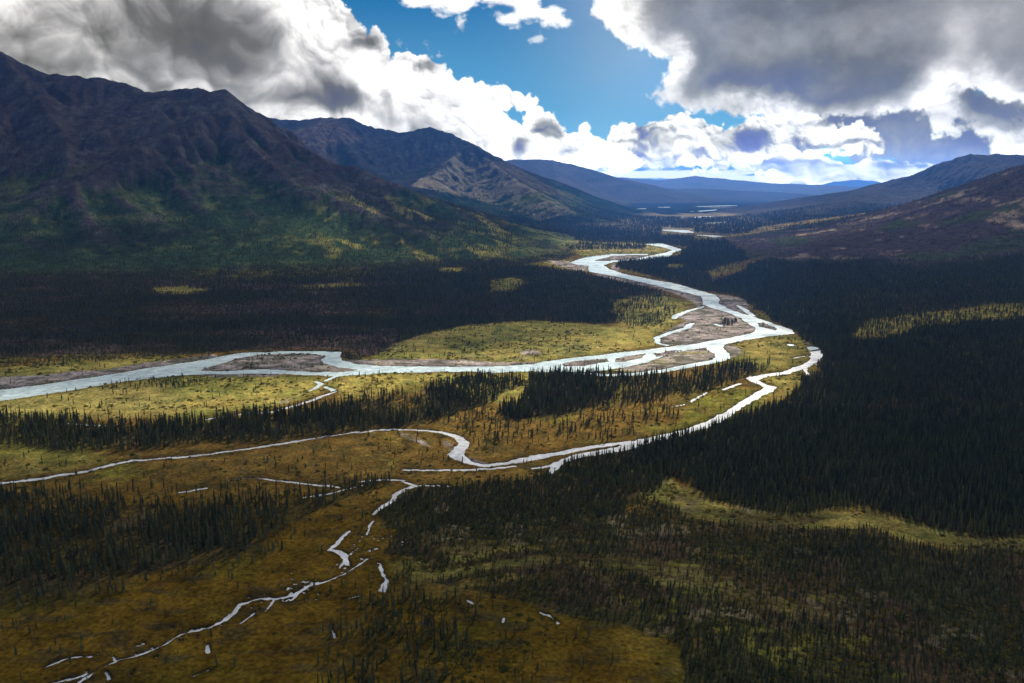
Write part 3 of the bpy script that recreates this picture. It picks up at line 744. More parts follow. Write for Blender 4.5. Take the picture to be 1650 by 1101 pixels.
        m = mixc(m, C(.09,.075,.055) + 0.5*(na[...,None]-0.5)*C(.12,.1,.08), far*0.8)
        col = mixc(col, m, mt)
    col = mixc(col, C(.11,.10,.08), water*0.9)
    # beyond the surveyed reach: forest and pale plains in long streaks
    ff2 = sstep(3000, 4200, y)*(1-mt)
    st = fbm(x/900, y/2600, 5, 351)
    plain = mixc(np.broadcast_to(C(.022,.026,.016), x.shape+(3,)), C(.26,.21,.12), sstep(.53,.63,st))
    plain = mixc(plain, C(.10,.09,.07), sstep(9000,12000,y)*0.6)
    col = mixc(col, plain, ff2)
    return np.clip(col*(0.70+0.60*n4[...,None])*(0.8+0.4*fbm(x/6.5, y/6.5, 3, 307)[...,None]), 0.004, 0.9).astype(np.float32)
# ------------------------------------------------------------------ terrain sheets
gx_, gy_, GRID, WHO = build_height_grid(True)
def blur(a, n):
    for _ in range(n):
        a = (a + np.roll(a,1,0) + np.roll(a,-1,0) + np.roll(a,1,1) + np.roll(a,-1,1))/5
    return a
CONV = GRID - blur(GRID, 14)
CONV = np.tanh(CONV/7.0)
SL = np.hypot(*np.gradient(GRID, CELL))

def terrain_z(x, y):
    """the ground a tree stands on (outside the river beds)"""
    h, u, who = height(x, y, GRID)
    return h + u, h, who

def river_floor(x, y):
    """keeps the banks low and level near the rivers"""
    return None

# rows by survey pixel near the camera, by depth farther off; columns by bearing
v_rows = np.concatenate([[1500, 1400, 1320, 1260, 1210, 1170], np.arange(1140, 640, -1.15), np.arange(640, 403, -0.85)])
y_near = np.array([ground(825, v)[1] for v in v_rows])
y_mid = np.arange(y_near[-1]+13, 7000, 14.0)
y_far = np.arange(7030, 14000, 36.0); y_vfar = np.arange(14080, 33000, 130.0)
YR = np.concatenate([[5, 40, 80], y_near, y_mid, y_far, y_vfar])
YR = YR[np.concatenate([[True], np.diff(YR) > 0])]
s_in = np.arange(-0.70, 0.7001, 1.12/FPX)
s_l = np.concatenate([-np.geomspace(3.2, 0.705, 70)]); s_r = -s_l[::-1]
SR = np.concatenate([s_l, s_in, s_r])
NR, NC = len(YR), len(SR)
# bearing measured in the camera's depth so that columns stay straight
Xg = SR[None, :]*(YR[:, None] + 60.0); Yg = np.repeat(YR[:, None], NC, 1)
print('terrain verts', NR*NC, 'rows', NR, 'cols', NC)
xf, yf = Xg.ravel(), Yg.ravel()
hf, uf, whof = height(xf, yf, GRID)
wnear = np.where(bilin(GRID, xf, yf) > 5, WHO[np.clip(((yf-GY0)/CELL).round().astype(int), 0, WHO.shape[0]-1), np.clip(((xf-GX0)/CELL).round().astype(int), 0, WHO.shape[1]-1)], 0)
who_all = np.where(whof > 0, whof + 5, wnear).astype(np.int8)
wat = np.zeros(xf.shape, np.float32)
nw = (yf < 9000) & (np.abs(xf) < yf*0.72 + 80) & (hf < 6)
wat[nw] = river_mask(xf[nw], yf[nw])
_w = wat.reshape(NR, NC); _p = np.pad(_w, 1, mode='edge')
_w = sum(_p[i:i+NR, j:j+NC]*(2-abs(i-1))*(2-abs(j-1)) for i in range(3) for j in range(3))/16.0
wat = _w.ravel().astype(np.float32)
wat[nw] = np.maximum(wat[nw], channel_mask(xf[nw], yf[nw]))
print('water', time.time()-T0)
WL = -0.55
zf = hf + uf
# banks: level near water, bed below the water line
flat = hf < 8
near_w = wat.reshape(NR, NC)
dil = near_w.copy()
for _ in range(5):
    q = dil.copy(); q[1:] = np.maximum(q[1:], dil[:-1]*0.86); q[:-1] = np.maximum(q[:-1], dil[1:]*0.86)
    q[:,1:] = np.maximum(q[:,1:], dil[:,:-1]*0.86); q[:,:-1] = np.maximum(q[:,:-1], dil[:,1:]*0.86); dil = q
dil = dil.ravel()
bank = np.maximum(zf, -0.25)
zf = np.where(flat, np.maximum(zf, -0.25), zf)
zf = np.where(flat, zf*(1-dil*0.7), zf)
zf = np.where(flat & (wat > 0), np.where(wat < 0.5, zf + (WL-zf)*2*wat, WL - (wat-0.5)*1.8), zf)
conv = bilin(CONV, xf, yf); slope = bilin(SL, xf, yf)
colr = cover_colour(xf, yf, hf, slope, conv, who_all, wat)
colr = np.where((flat & (wat < 0.5))[:,None], colr*(1-0.45*dil[:,None]), colr)   # wet banks
print('cover', time.time()-T0)

def ground_material():
    m, nt, out = new_mat("ground_cover")
    b = nd(nt, 'ShaderNodeBsdfPrincipled'); b.inputs['Roughness'].default_value = 0.95
    b.inputs['Specular IOR Level'].default_value = 0.0
    at = nd(nt, 'ShaderNodeAttribute', attribute_name='cover')
    tc = nd(nt, 'ShaderNodeNewGeometry')
    n1 = nd(nt, 'ShaderNodeTexNoise'); n1.inputs['Scale'].default_value = 0.45; n1.inputs['Detail'].default_value = 4
    n2 = nd(nt, 'ShaderNodeTexNoise'); n2.inputs['Scale'].default_value = 0.045; n2.inputs['Detail'].default_value = 8; n2.inputs['Roughness'].default_value = 0.62
    for n in (n1, n2): nt.links.new(tc.outputs['Position'], n.inputs['Vector'])
    mr = nd(nt, 'ShaderNodeMapRange'); mr.inputs[1].default_value = 0.3; mr.inputs[2].default_value = 0.7; mr.inputs[3].default_value = 0.55; mr.inputs[4].default_value = 1.45
    nt.links.new(n1.outputs[0], mr.inputs[0])
    mr2 = nd(nt, 'ShaderNodeMapRange'); mr2.inputs[1].default_value = 0.35; mr2.inputs[2].default_value = 0.65; mr2.inputs[3].default_value = 0.65; mr2.inputs[4].default_value = 1.35
    nt.links.new(n2.outputs[0], mr2.inputs[0])
    mu = nd(nt, 'ShaderNodeMath', operation='MULTIPLY'); nt.links.new(mr.outputs[0], mu.inputs[0]); nt.links.new(mr2.outputs[0], mu.inputs[1])
    vm = nd(nt, 'ShaderNodeVectorMath', operation='SCALE'); nt.links.new(at.outputs['Color'], vm.inputs[0]); nt.links.new(mu.outputs[0], vm.inputs['Scale'])
    nt.links.new(vm.outputs[0], b.inputs['Base Color'])
    bp = nd(nt, 'ShaderNodeBump'); bp.inputs['Strength'].default_value = 0.9; bp.inputs['Distance'].default_value = 5.0
    nt.links.new(n2.outputs[0], bp.inputs['Height']); nt.links.new(bp.outputs[0], b.inputs['Normal'])
    nt.links.new(b.outputs[0], out.inputs[0])
    return m
GM = ground_material()
idx = np.arange(NR*NC).reshape(NR, NC)
quads = np.stack([idx[:-1,:-1], idx[:-1,1:], idx[1:,1:], idx[1:,:-1]], -1).reshape(-1, 4)
wq = who_all[quads[:,0]]
co = np.stack([xf, yf, zf], 1)
LAB = {0: ('ground','flat valley floor of bog, meadow, gravel bars and forest floor','valley floor'),
 1: ('mountain','big brown and green mountainside filling the left edge','mountain'),
 2: ('mountain','blue hazy ridge behind the left mountainside with a spur painted as sunlit','mountain'),
 3: ('mountain','dark slope with tan patches rising at the right edge','mountain'),
 4: ('foothill','low golden foothill under the hazy right ridge','hill'),
 5: ('mountain','hazy grey ridge behind the dark right slope','mountain'),
 6: ('mountain','deep blue ridge beyond the second left ridge','mountain'),
 7: ('hill','low blue hills across the far end of the valley','hill'),
 8: ('hill','palest blue hills on the horizon','hill')}
for k, (nm, lab, cat) in LAB.items():
    sel = quads[wq == k]
    if not len(sel): continue
    used, inv = np.unique(sel, return_inverse=True)
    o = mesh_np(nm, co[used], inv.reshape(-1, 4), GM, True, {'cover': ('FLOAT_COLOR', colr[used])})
    tag(o, lab, cat, kind='structure')
print('ground', time.time()-T0)

# ------------------------------------------------------------------ water: level sheets lying in the beds
def water_material(name, base, rough, bump):
    m, nt, out = new_mat(name)
    b = nd(nt, 'ShaderNodeBsdfPrincipled'); b.inputs['Base Color'].default_value = (*base, 1)
    b.inputs['Roughness'].default_value = rough; b.inputs['IOR'].default_value = 1.333
    tc = nd(nt, 'ShaderNodeNewGeometry')
    mp = nd(nt, 'ShaderNodeMapping'); nt.links.new(tc.outputs['Position'], mp.inputs[0])
    n = nd(nt, 'ShaderNodeTexNoise'); n.inputs['Scale'].default_value = 0.8; n.inputs['Detail'].default_value = 5
    nt.links.new(mp.outputs[0], n.inputs['Vector'])
    n2 = nd(nt, 'ShaderNodeTexNoise'); n2.inputs['Scale'].default_value = 0.03; n2.inputs['Detail'].default_value = 5
    nt.links.new(tc.outputs['Position'], n2.inputs['Vector'])
    cr = nd(nt, 'ShaderNodeMapRange'); cr.inputs[1].default_value = 0.35; cr.inputs[2].default_value = 0.65; cr.inputs[3].default_value = rough*0.75; cr.inputs[4].default_value = rough*1.3
    nt.links.new(n2.outputs[0], cr.inputs[0]); nt.links.new(cr.outputs[0], b.inputs['Roughness'])
    hs = nd(nt, 'ShaderNodeMapRange'); hs.inputs[1].default_value = 0.3; hs.inputs[2].default_value = 0.7; hs.inputs[3].default_value = 0.6; hs.inputs[4].default_value = 1.25
    n3 = nd(nt, 'ShaderNodeTexNoise'); n3.inputs['Scale'].default_value = 0.07; n3.inputs['Detail'].default_value = 7; n3.inputs['Distortion'].default_value = 1.5
    nt.links.new(tc.outputs['Position'], n3.inputs['Vector']); nt.links.new(n3.outputs[0], hs.inputs[0])
    sv = nd(nt, 'ShaderNodeVectorMath', operation='SCALE'); sv.inputs[0].default_value = base; nt.links.new(hs.outputs[0], sv.inputs['Scale']); nt.links.new(sv.outputs[0], b.inputs['Base Color'])
    bp = nd(nt, 'ShaderNodeBump'); bp.inputs['Strength'].default_value = bump; bp.inputs['Distance'].default_value = 0.25
    nt.links.new(n.outputs[0], bp.inputs['Height']); nt.links.new(bp.outputs[0], b.inputs['Normal'])
    nt.links.new(b.outputs[0], out.inputs[0])
    return m
RM = water_material("river_water", (0.50,0.60,0.57), 0.30, 0.8)
SM = water_material("stream_water", (0.55,0.55,0.53), 0.32, 0.8)
def sheet(name, pxs, mat, lab):
    P = [ground(a, b) for a, b in pxs]
    me = bpy.data.meshes.new(name)
    me.from_pydata([(p[0], p[1], WL) for p in P], [], [tuple(range(len(P)))][:1]); me.update()
    me.materials.append(mat)
    o = bpy.data.objects.new(name, me); scene.collection.objects.link(o)
    if me.polygons[0].normal.z < 0: me.flip_normals()
    return tag(o, lab, name.replace('_', ' '), kind='structure')
sheet('river', [(-1200,560),(350,560),(600,560),(860,570),(1040,540),(1060,480),(860,435),(860,325),(1330,325),(1330,560),(1200,583),(1090,606),(1000,609),(600,611),(500,640),(270,690),(-1200,1000)][::-1], RM, 'pale turquoise braided river winding up the valley')
sheet('side_channel', [(-1200,1003),(270,692),(500,642),(600,613),(1000,611),(1092,608),(1202,585),(1332,562),(1332,620),(1000,770),(730,768),(600,766),(200,770),(-300,840)][::-1], SM, 'narrow winding side channel shining between the bog and the trees')
sheet('marsh_stream', [(-302,842),(200,773),(600,768),(730,770),(1000,772),(1400,1150),(0,1250),(-500,1250)][::-1], SM, 'thin broken marsh stream with puddles at the lower left')

# ------------------------------------------------------------------ the sky near the horizon, far beyond the land
def build_sky():
    R = 90000.0
    u_in = np.arange(825-46*math.pi/180*FPX, 825+46*math.pi/180*FPX, 1.25)
    u_l = np.linspace(825-math.pi*FPX, u_in[0]-3, 260); u_r = np.linspace(u_in[-1]+3, 825+math.pi*FPX, 260)
    u = np.concatenate([u_l, u_in, u_r])
    v = np.concatenate([np.linspace(-400, 8, 90), np.arange(9.2, 316, 1.1), [330, 345]])
    U, V = np.meshgrid(u, v)
    rgb = np.zeros(U.shape+(3,))
    rgb = sky_radiance(U, V)
    el_ = np.maximum((HORIZON-V)/FPX, 0.002); path = np.minimum(1050/np.sin(el_), 33500)
    #SKYFIX
    # the haze in front adds its own blue light and takes some of the sky's
    air = 0.70*(0.9+0.45*np.exp(-((U-1090)/210)**2))[...,None]*np.interp(V, [-400, 5, 60, 100, 150, 200, 240, 285], [.10,.15,.18,.21,.25,.33,.45,.45])[...,None]*np.array([.10,.22,.80])
    rgb = np.maximum(rgb - air, 0.30*rgb)*(np.exp(5.0e-5*path)/2**scene.view_settings.exposure)[...,None]
    az = (U-825)/FPX; el = (HORIZON-V)/FPX
    X = R*np.sin(az)*np.cos(el); Y = R*np.cos(az)*np.cos(el); Z = R*np.sin(el) + H_CAM
    alpha = sstep(-400, -150, V)
    n, m = U.shape; ix = np.arange(n*m).reshape(n, m)
    q = np.stack([ix[:-1,:-1], ix[:-1,1:], ix[1:,1:], ix[1:,:-1]], -1).reshape(-1, 4)
    mt, nt, out = new_mat("sky_glow")
    em = nd(nt, 'ShaderNodeEmission'); at = nd(nt, 'ShaderNodeAttribute', attribute_name='radiance'); al = nd(nt, 'ShaderNodeAttribute', attribute_name='cover')
    tr = nd(nt, 'ShaderNodeBsdfTransparent'); mx = nd(nt, 'ShaderNodeMixShader')
    nt.links.new(at.outputs['Color'], em.inputs[0]); nt.links.new(al.outputs['Fac'], mx.inputs[0])
    nt.links.new(tr.outputs[0], mx.inputs[1]); nt.links.new(em.outputs[0], mx.inputs[2]); nt.links.new(mx.outputs[0], out.inputs[0])
    mt.cycles.emission_sampling = 'NONE'
    o = mesh_np('sky', np.stack([X, Y, Z], -1).reshape(-1, 3), q, mt, True, {'radiance': ('FLOAT_COLOR', rgb.reshape(-1, 3)), 'cover': ('FLOAT', alpha.ravel())})
    tag(o, 'blue sky with white cumulus and a great grey cloud', 'sky', kind='structure')
build_sky()
print('sky', time.time()-T0)

# ------------------------------------------------------------------ unseen cloud layer overhead, its gaps shaped to place sun and shade
ZD = 5600.0
LIT = [  # outline, sunlight let through (0..1), softness (m)
 ([(-500,600),(250,568),(540,560),(600,572),(640,548),(800,515),(1000,520),(1050,500),(1080,478),(990,455),(880,432),(880,400),(940,385),(1060,384),(1115,396),(1090,422),(1010,432),(1120,460),(1200,478),(1290,530),(1330,556),(1335,600),(1260,655),(1100,705),(1030,722),(930,745),(640,700),(560,650),(400,668),(0,680),(-500,720)], 0.95, 25),
 ([(-500,690),(0,676),(400,664),(560,645),(700,690),(930,740),(900,765),(600,775),(300,770),(0,780),(-500,800)], 0.42, 45),
 ([(-500,780),(0,770),(300,760),(600,765),(900,765),(1000,800),(1500,850),(1700,890),(1700,1500),(-500,1500)], 0.18, 40),
 ([(640,800),(1060,790),(1800,900),(1800,1400),(1150,1400),(1060,1080),(900,1000),(700,940),(640,880)], 0.27, 40),
 ([(60,1110),(180,1040),(420,940),(600,840),(640,770),(700,790),(640,880),(560,950),(440,1000),(240,1070),(140,1130)], 0.6, 14),
 ([(560,880),(1000,890),(1200,935),(1000,960),(640,960)], 0.30, 20),
 ([(1040,775),(1100,775),(1400,820),(1750,880),(1750,910),(1250,850),(1060,810)], 0.33, 12),
 ([(1370,540),(1400,512),(1750,480),(1750,510),(1480,535)], 0.45, 20),
]
# spots on the slopes: photo x, y, metres ahead, radii across and along (m), amount
SPOTS = [(300,250,3000,120,70,.5),(420,240,3000,110,70,.5),(240,300,3000,100,80,.4),(700,300,5000,500,400,.7),(800,300,5000,400,300,.6),(1500,300,5000,800,700,.7),(1620,290,5000,700,700,.5),(560,350,2350,170,140,.9),(640,375,2250,180,130,.95),(720,400,2150,200,110,.9),(800,412,2200,150,90,.8),(500,300,2600,110,80,.6),(350,283,2600,90,60,.75),(400,310,2450,80,60,.6),(600,310,2500,140,90,.6),(60,470,2300,200,60,.3),(280,468,2300,160,50,.4),(540,460,2300,120,50,.4),(820,457,2300,80,60,.5),(725,436,2300,80,40,.6),(240,360,2300,150,120,.22),(120,330,2500,200,150,.18),
 (350,180,3000,300,160,.25),(150,220,2900,260,200,.22),
 (720,290,5000,260,260,.7),(760,250,5500,240,240,.55),(820,340,4500,300,160,.6),(880,350,4300,240,120,.5),
 (1320,372,4150,420,200,.95),(1420,350,4350,350,240,.8),(1520,335,4500,350,240,.5),
 (1480,380,2400,220,120,.34),(1350,408,2250,160,100,.36),(1200,440,2000,160,80,.5),
 (1235,343,6500,500,900,.9),(1100,372,3600,200,140,.7),(1160,382,3300,240,120,.7),(1210,379,3500,150,80,.7),
 (1300,329,10500,1600,500,.6),(1050,330,10500,1200,400,.3),(1150,305,13300,2000,600,.35)]
def hit(a, b):
    """where the line of sight of a survey pixel first meets the terrain"""
    Yd = np.arange(700., 9000., 10.)
    px, py, pz = at_depth(a, b, Yd)
    h = bilin(GRID, px, py)
    k = np.nonzero(pz <= h)[0]
    k = k[0] if len(k) else len(Yd)-1
    return px[k], py[k], pz[k]
def build_deck():
    off = SUN[:2]/SUN[2]
    sx = np.concatenate([np.arange(-14000, -3000, 220.), np.arange(-3000, 3000, 30.), np.arange(3000, 14001, 220.)])
    sy = np.concatenate([np.arange(-6000, 0, 300.), np.arange(0, 2600, 22.), np.arange(2600, 7000, 60.), np.arange(7000, 15001, 200.)])
    X, Y = np.meshgrid(sx, sy)          # the point of the valley floor each piece of cloud shades
    T = np.full(X.shape, 0.085) + 0.10*(fbm(X/700, Y/700, 4, 401) - 0.4)
    T = T + (0.06+0.30*sstep(.42,.75,fbm(X/150, Y/150, 4, 411)))*(X > 100) + 0.12*sstep(.40,.65,fbm(X/260, Y/120, 4, 412))*(X < 0)*(Y > 950)*(Y < 1900) + 0.10*sstep(1500, 2200, Y)*(X < 300) + 0.17*sstep(2600, 3400, Y) + 0.10*sstep(3300, 4600, Y)  # thinned far off so more sun reaches the haze
    T = np.clip(T, 0.03, 1)
    for poly, val, soft in LIT:
        P = [ground(a, b) for a, b in poly]
        best = np.full(X.shape, 1e12)
        for i in range(len(P)):
            ax, ay = P[i]; bx, by = P[(i+1) % len(P)]
            dx, dy = bx-ax, by-ay
            t = np.clip(((X-ax)*dx+(Y-ay)*dy)/(dx*dx+dy*dy+1e-9), 0, 1)
            best = np.minimum(best, (X-ax-t*dx)**2+(Y-ay-t*dy)**2)
        s = np.where(inpoly(X, Y, P), 1, -1)*np.sqrt(best) + (fbm(X/120, Y/120, 4, 405)-0.5)*soft*2
        w = sstep(-soft, soft, s)
        vv = val*(1 + (fbm(X/180, Y/180, 4, 406)-0.5)*0.5)
        T = np.maximum(T, vv*w)
    for (a, b, Yd, ru, rv, k) in SPOTS:
        px, py, pz = hit(a, b)
        if Yd > 7500: px, py, pz = at_depth(a, b, Yd)
        qx = px - off[0]*max(pz, 0); qy = py - off[1]*max(pz, 0)
        g = np.exp(-(((X-qx)/ru)**2+((Y-qy)/rv)**2))
        g = g*(0.6+0.9*fbm(X/110, Y/110, 4, 407))
        T = np.maximum(T, np.clip(k*g*1.15, 0, 1))
    T = np.clip(T, 0.02, 0.97)
    far = np.maximum(sstep(9000, 14000, np.abs(X)), np.maximum(sstep(-3500, -6000, Y), sstep(13500, 15000, Y)))
    T = T*(1-far) + 0.99*far
    alpha = 1 - np.sqrt(T)
    DX = X + off[0]*ZD; DY = Y + off[1]*ZD
    puff = fbm(X/260, Y/260, 5, 409)
    top = ZD + 12 + alpha*(120 + 420*puff); bot = ZD - 12 - alpha*(20 + 60*puff)
    n, m = X.shape; ix = np.arange(n*m).reshape(n, m)
    qt = np.stack([ix[:-1,:-1], ix[:-1,1:], ix[1:,1:], ix[1:,:-1]], -1).reshape(-1, 4)
    N = n*m
    rim = np.concatenate([ix[0,:], ix[1:,-1], ix[-1,-2::-1], ix[-2:0:-1,0]])
    side = np.stack([rim, rim+N, np.roll(rim, -1)+N, np.roll(rim, -1)], 1)
    faces = np.concatenate([qt, qt[:, ::-1]+N, side])
    co = np.concatenate([np.stack([DX, DY, top], -1).reshape(-1,3), np.stack([DX, DY, bot], -1).reshape(-1,3)])
    mt, nt, out = new_mat("cloud")
    at = nd(nt, 'ShaderNodeAttribute', attribute_name='sun_block')
    df = nd(nt, 'ShaderNodeBsdfDiffuse'); df.inputs[0].default_value = (0.55,0.56,0.58,1)
    tl = nd(nt, 'ShaderNodeBsdfTranslucent'); tl.inputs[0].default_value = (0.22,0.225,0.24,1)
    ad = nd(nt, 'ShaderNodeAddShader'); tr = nd(nt, 'ShaderNodeBsdfTransparent'); mx = nd(nt, 'ShaderNodeMixShader')
    nt.links.new(df.outputs[0], ad.inputs[0]); nt.links.new(tl.outputs[0], ad.inputs[1])
    nt.links.new(at.outputs['Fac'], mx.inputs[0]); nt.links.new(tr.outputs[0], mx.inputs[1]); nt.links.new(ad.outputs[0], mx.inputs[2]); nt.links.new(mx.outputs[0], out.inputs[0])
    o = mesh_np('clouds', co, faces, mt, True, {'sun_block': ('FLOAT', np.concatenate([alpha.ravel()]*2))})
    tag(o, 'unseen broken layer of cloud above the valley, shaped to throw patchy shade', 'cloud layer', kind='stuff')
build_deck()
print('deck', time.time()-T0)

# ------------------------------------------------------------------ haze over the whole valley
def build_haze():
    x0, x1, y0, y1, z0, z1 = -36000, 36000, -2500, 33500, -6, max(1000.0, float(GRID.max())+25)
    v = [(x0,y0,z0),(x1,y0,z0),(x1,y1,z0),(x0,y1,z0),(x0,y0,z1),(x1,y0,z1),(x1,y1,z1),(x0,y1,z1)]
    f = [(3,2,1,0),(4,5,6,7),(0,1,5,4),(1,2,6,5),(2,3,7,6),(3,0,4,7)]
    me = bpy.data.meshes.new('haze'); me.from_pydata(v, [], f); me.update()
    m, nt, out = new_mat("haze")
    pv = nd(nt, 'ShaderNodeVolumePrincipled')
    pv.inputs['Color'].default_value = (0.09,0.33,1.0,1); pv.inputs['Density'].default_value = 5.0e-5
    pv.inputs['Anisotropy'].default_value = 0.5
    nt.links.new(pv.outputs[0], out.inputs['Volume'])
    me.materials.append(m)
    o = bpy.data.objects.new('haze', me); scene.collection.objects.link(o)
    tag(o, 'thin blue haze filling the valley air', 'haze', kind='stuff')
build_haze()
# ------------------------------------------------------------------ spruces
def leaf_material(name, c0, c1, c2, rough=0.8, transl=0.25):
    m, nt, out = new_mat(name)
    oi = nd(nt, 'ShaderNodeObjectInfo'); ti = nd(nt, 'ShaderNodeAttribute', attribute_name='tint', attribute_type='INSTANCER')
    cr = nd(nt, 'ShaderNodeValToRGB'); e = cr.color_ramp.elements
    e[0].color = (*c0, 1); e[0].position = 0; e[1].color = (*c1, 1); e[1].position = 1
    nt.links.new(oi.outputs['Random'], cr.inputs[0])
    mx = nd(nt, 'ShaderNodeMix', data_type='RGBA'); mx.inputs['B'].default_value = (*c2, 1)
    nt.links.new(ti.outputs['Fac'], mx.inputs['Factor']); nt.links.new(cr.outputs[0], mx.inputs['A'])
    gp = nd(nt, 'ShaderNodeNewGeometry'); no = nd(nt, 'ShaderNodeTexNoise'); no.inputs['Scale'].default_value = 1.3; no.inputs['Detail'].default_value = 3
    nt.links.new(gp.outputs['Position'], no.inputs['Vector'])
    mr = nd(nt, 'ShaderNodeMapRange'); mr.inputs[1].default_value = .3; mr.inputs[2].default_value = .7; mr.inputs[3].default_value = .6; mr.inputs[4].default_value = 1.4
    nt.links.new(no.outputs[0], mr.inputs[0])
    vm = nd(nt, 'ShaderNodeVectorMath', operation='SCALE'); nt.links.new(mx.outputs['Result'], vm.inputs[0]); nt.links.new(mr.outputs[0], vm.inputs['Scale'])
    df = nd(nt, 'ShaderNodeBsdfDiffuse'); tl = nd(nt, 'ShaderNodeBsdfTranslucent'); ms = nd(nt, 'ShaderNodeMixShader'); ms.inputs[0].default_value = transl
    nt.links.new(vm.outputs[0], df.inputs[0]); nt.links.new(vm.outputs[0], tl.inputs[0])
    nt.links.new(df.outputs[0], ms.inputs[1]); nt.links.new(tl.outputs[0], ms.inputs[2]); nt.links.new(ms.outputs[0], out.inputs[0])
    return m
SPRUCE = leaf_material("spruce_needles", (.045,.055,.032), (.135,.130,.060), (.17,.16,.035), transl=0.2)
SHRUB = leaf_material("willow_leaves", (.060,.072,.018), (.105,.088,.022), (.24,.17,.03), transl=0.35)
bm_, bnt, bout = new_mat("bark")
bb = nd(bnt, 'ShaderNodeBsdfPrincipled'); bb.inputs['Roughness'].default_value = 0.9
bn = nd(bnt, 'ShaderNodeTexNoise'); bn.inputs['Scale'].default_value = 6
bc = nd(bnt, 'ShaderNodeValToRGB'); bc.color_ramp.elements[0].color = (.045,.035,.028,1); bc.color_ramp.elements[1].color = (.13,.11,.095,1)
bnt.links.new(bn.outputs[0], bc.inputs[0]); bnt.links.new(bc.outputs[0], bb.inputs['Base Color']); bnt.links.new(bb.outputs[0], bout.inputs[0])
BARK = bm_

def crown_geo(seed, layers, spokes, slim=1.0, ragged=0.35, base=0.07, club=False):
    """unit-height spruce crown: ragged drooping whorls of boughs"""
    r = np.random.RandomState(seed); V = []; F = []
    for i in range(layers):
        t = base + (1-base)*(i/layers)**0.95
        rad = 0.105*slim*(1-t)**0.78*(0.75 + 0.5*r.rand()) + 0.008
        if t < base + 0.12: rad *= 0.65 + 0.3*r.rand()
        if club and 0.72 < t < 0.9: rad *= 1.5
        th = (1-base)/layers*(1.7 + r.rand()*0.7)
        if r.rand() < 0.12 and i > 2: rad *= 0.45
        k0 = len(V); a0 = r.rand()*6.28
        cx, cy = (r.rand(2)-0.5)*0.012*slim
        V.append((cx, cy, min(t+th, 1.0)))
        for j in range(spokes*2):
            a = a0 + j*math.pi/spokes + (r.rand()-.5)*0.35
            if j % 2 == 0: q = rad*(1 + (r.rand()-.5)*2*ragged); z = t - th*(0.10 + 0.25*r.rand())
            else: q = rad*0.38; z = t + th*0.22
            V.append((cx+q*math.cos(a), cy+q*math.sin(a), z))
        n = spokes*2
        for j in range(n): F.append((k0, k0+1+j, k0+1+(j+1) % n))
    return np.array(V), np.array(F)

def trunk_geo(seed, sides=6, top=0.96):
    r = np.random.RandomState(seed); V = []; F = []
    lv = [0, .05, .35, .7, top]; rr = [.017, .012, .010, .006, .0015]
    off = np.cumsum((r.rand(5, 2)-.5)*.008, 0); off[0] = 0
    for k in range(5):
        for j in range(sides):
            a = j*6.2832/sides; V.append((off[k,0]+rr[k]*math.cos(a), off[k,1]+rr[k]*math.sin(a), lv[k]-0.03*(k == 0)))
    for k in range(4):
        for j in range(sides):
            a = k*sides+j; b = k*sides+(j+1) % sides
            F += [(a, b, b+sides), (a, b+sides, a+sides)]
    return np.array(V), np.array(F)

# far kinds: crown and stem in one small mesh, never linked to the scene by themselves
FAR = []
for s in range(4):
    cv, cf = crown_geo(50+s, [6,7,8,6,9][s], 5, [1.0,.8,1.15,.9,.7][s], .4)
    tv, tf = trunk_geo(60+s, 3)
    o = mesh_np('spruce_far_%d' % s, np.concatenate([cv, tv]), np.concatenate([cf, tf+len(cv)]), SPRUCE, False, link=False)
    FAR.append(o)
def snag_geo(seed):
    r = np.random.RandomState(seed); V, F = trunk_geo(seed, 4, 0.9); V = [tuple(v) for v in V]; F = [tuple(f) for f in F]
    for i in range(14):
        t = .2+.65*r.rand(); a = r.rand()*6.28; q = .06*(1-t*.7)*(.5+r.rand()); k = len(V)
        V += [(0,0,t+.012),(0,0,t-.012),(q*math.cos(a),q*math.sin(a),t-.02)]; F.append((k,k+1,k+2))
    return np.array(V), np.array(F)
_sv, _sf = snag_geo(70)
FAR[2:2] = [mesh_np('snag_far', _sv, _sf, BARK, False, link=False)]
def shrub_geo(seed, n):
    r = np.random.RandomState(seed); V = []; F = []
    for i in range(n):
        a = r.rand()*6.28; q = r.rand()**.6; z = (1-q*q*0.75)*(0.35+0.65*r.rand())
        c = np.array([q*math.cos(a), q*math.sin(a), z*0.8]); s = 0.26+0.2*r.rand()
        u = r.randn(3); u /= np.linalg.norm(u); w = np.cross(u, r.randn(3)); w /= np.linalg.norm(w)
        k = len(V); V += [c+u*s, c-u*s*0.5+w*s*0.8, c-u*s*0.6-w*s*0.7]; F.append((k, k+1, k+2))
    return np.array(V), np.array(F)
BUSH = [mesh_np('willow_far_%d' % s, *shrub_geo(80+s, 34), SHRUB, False, link=False) for s in range(3)]

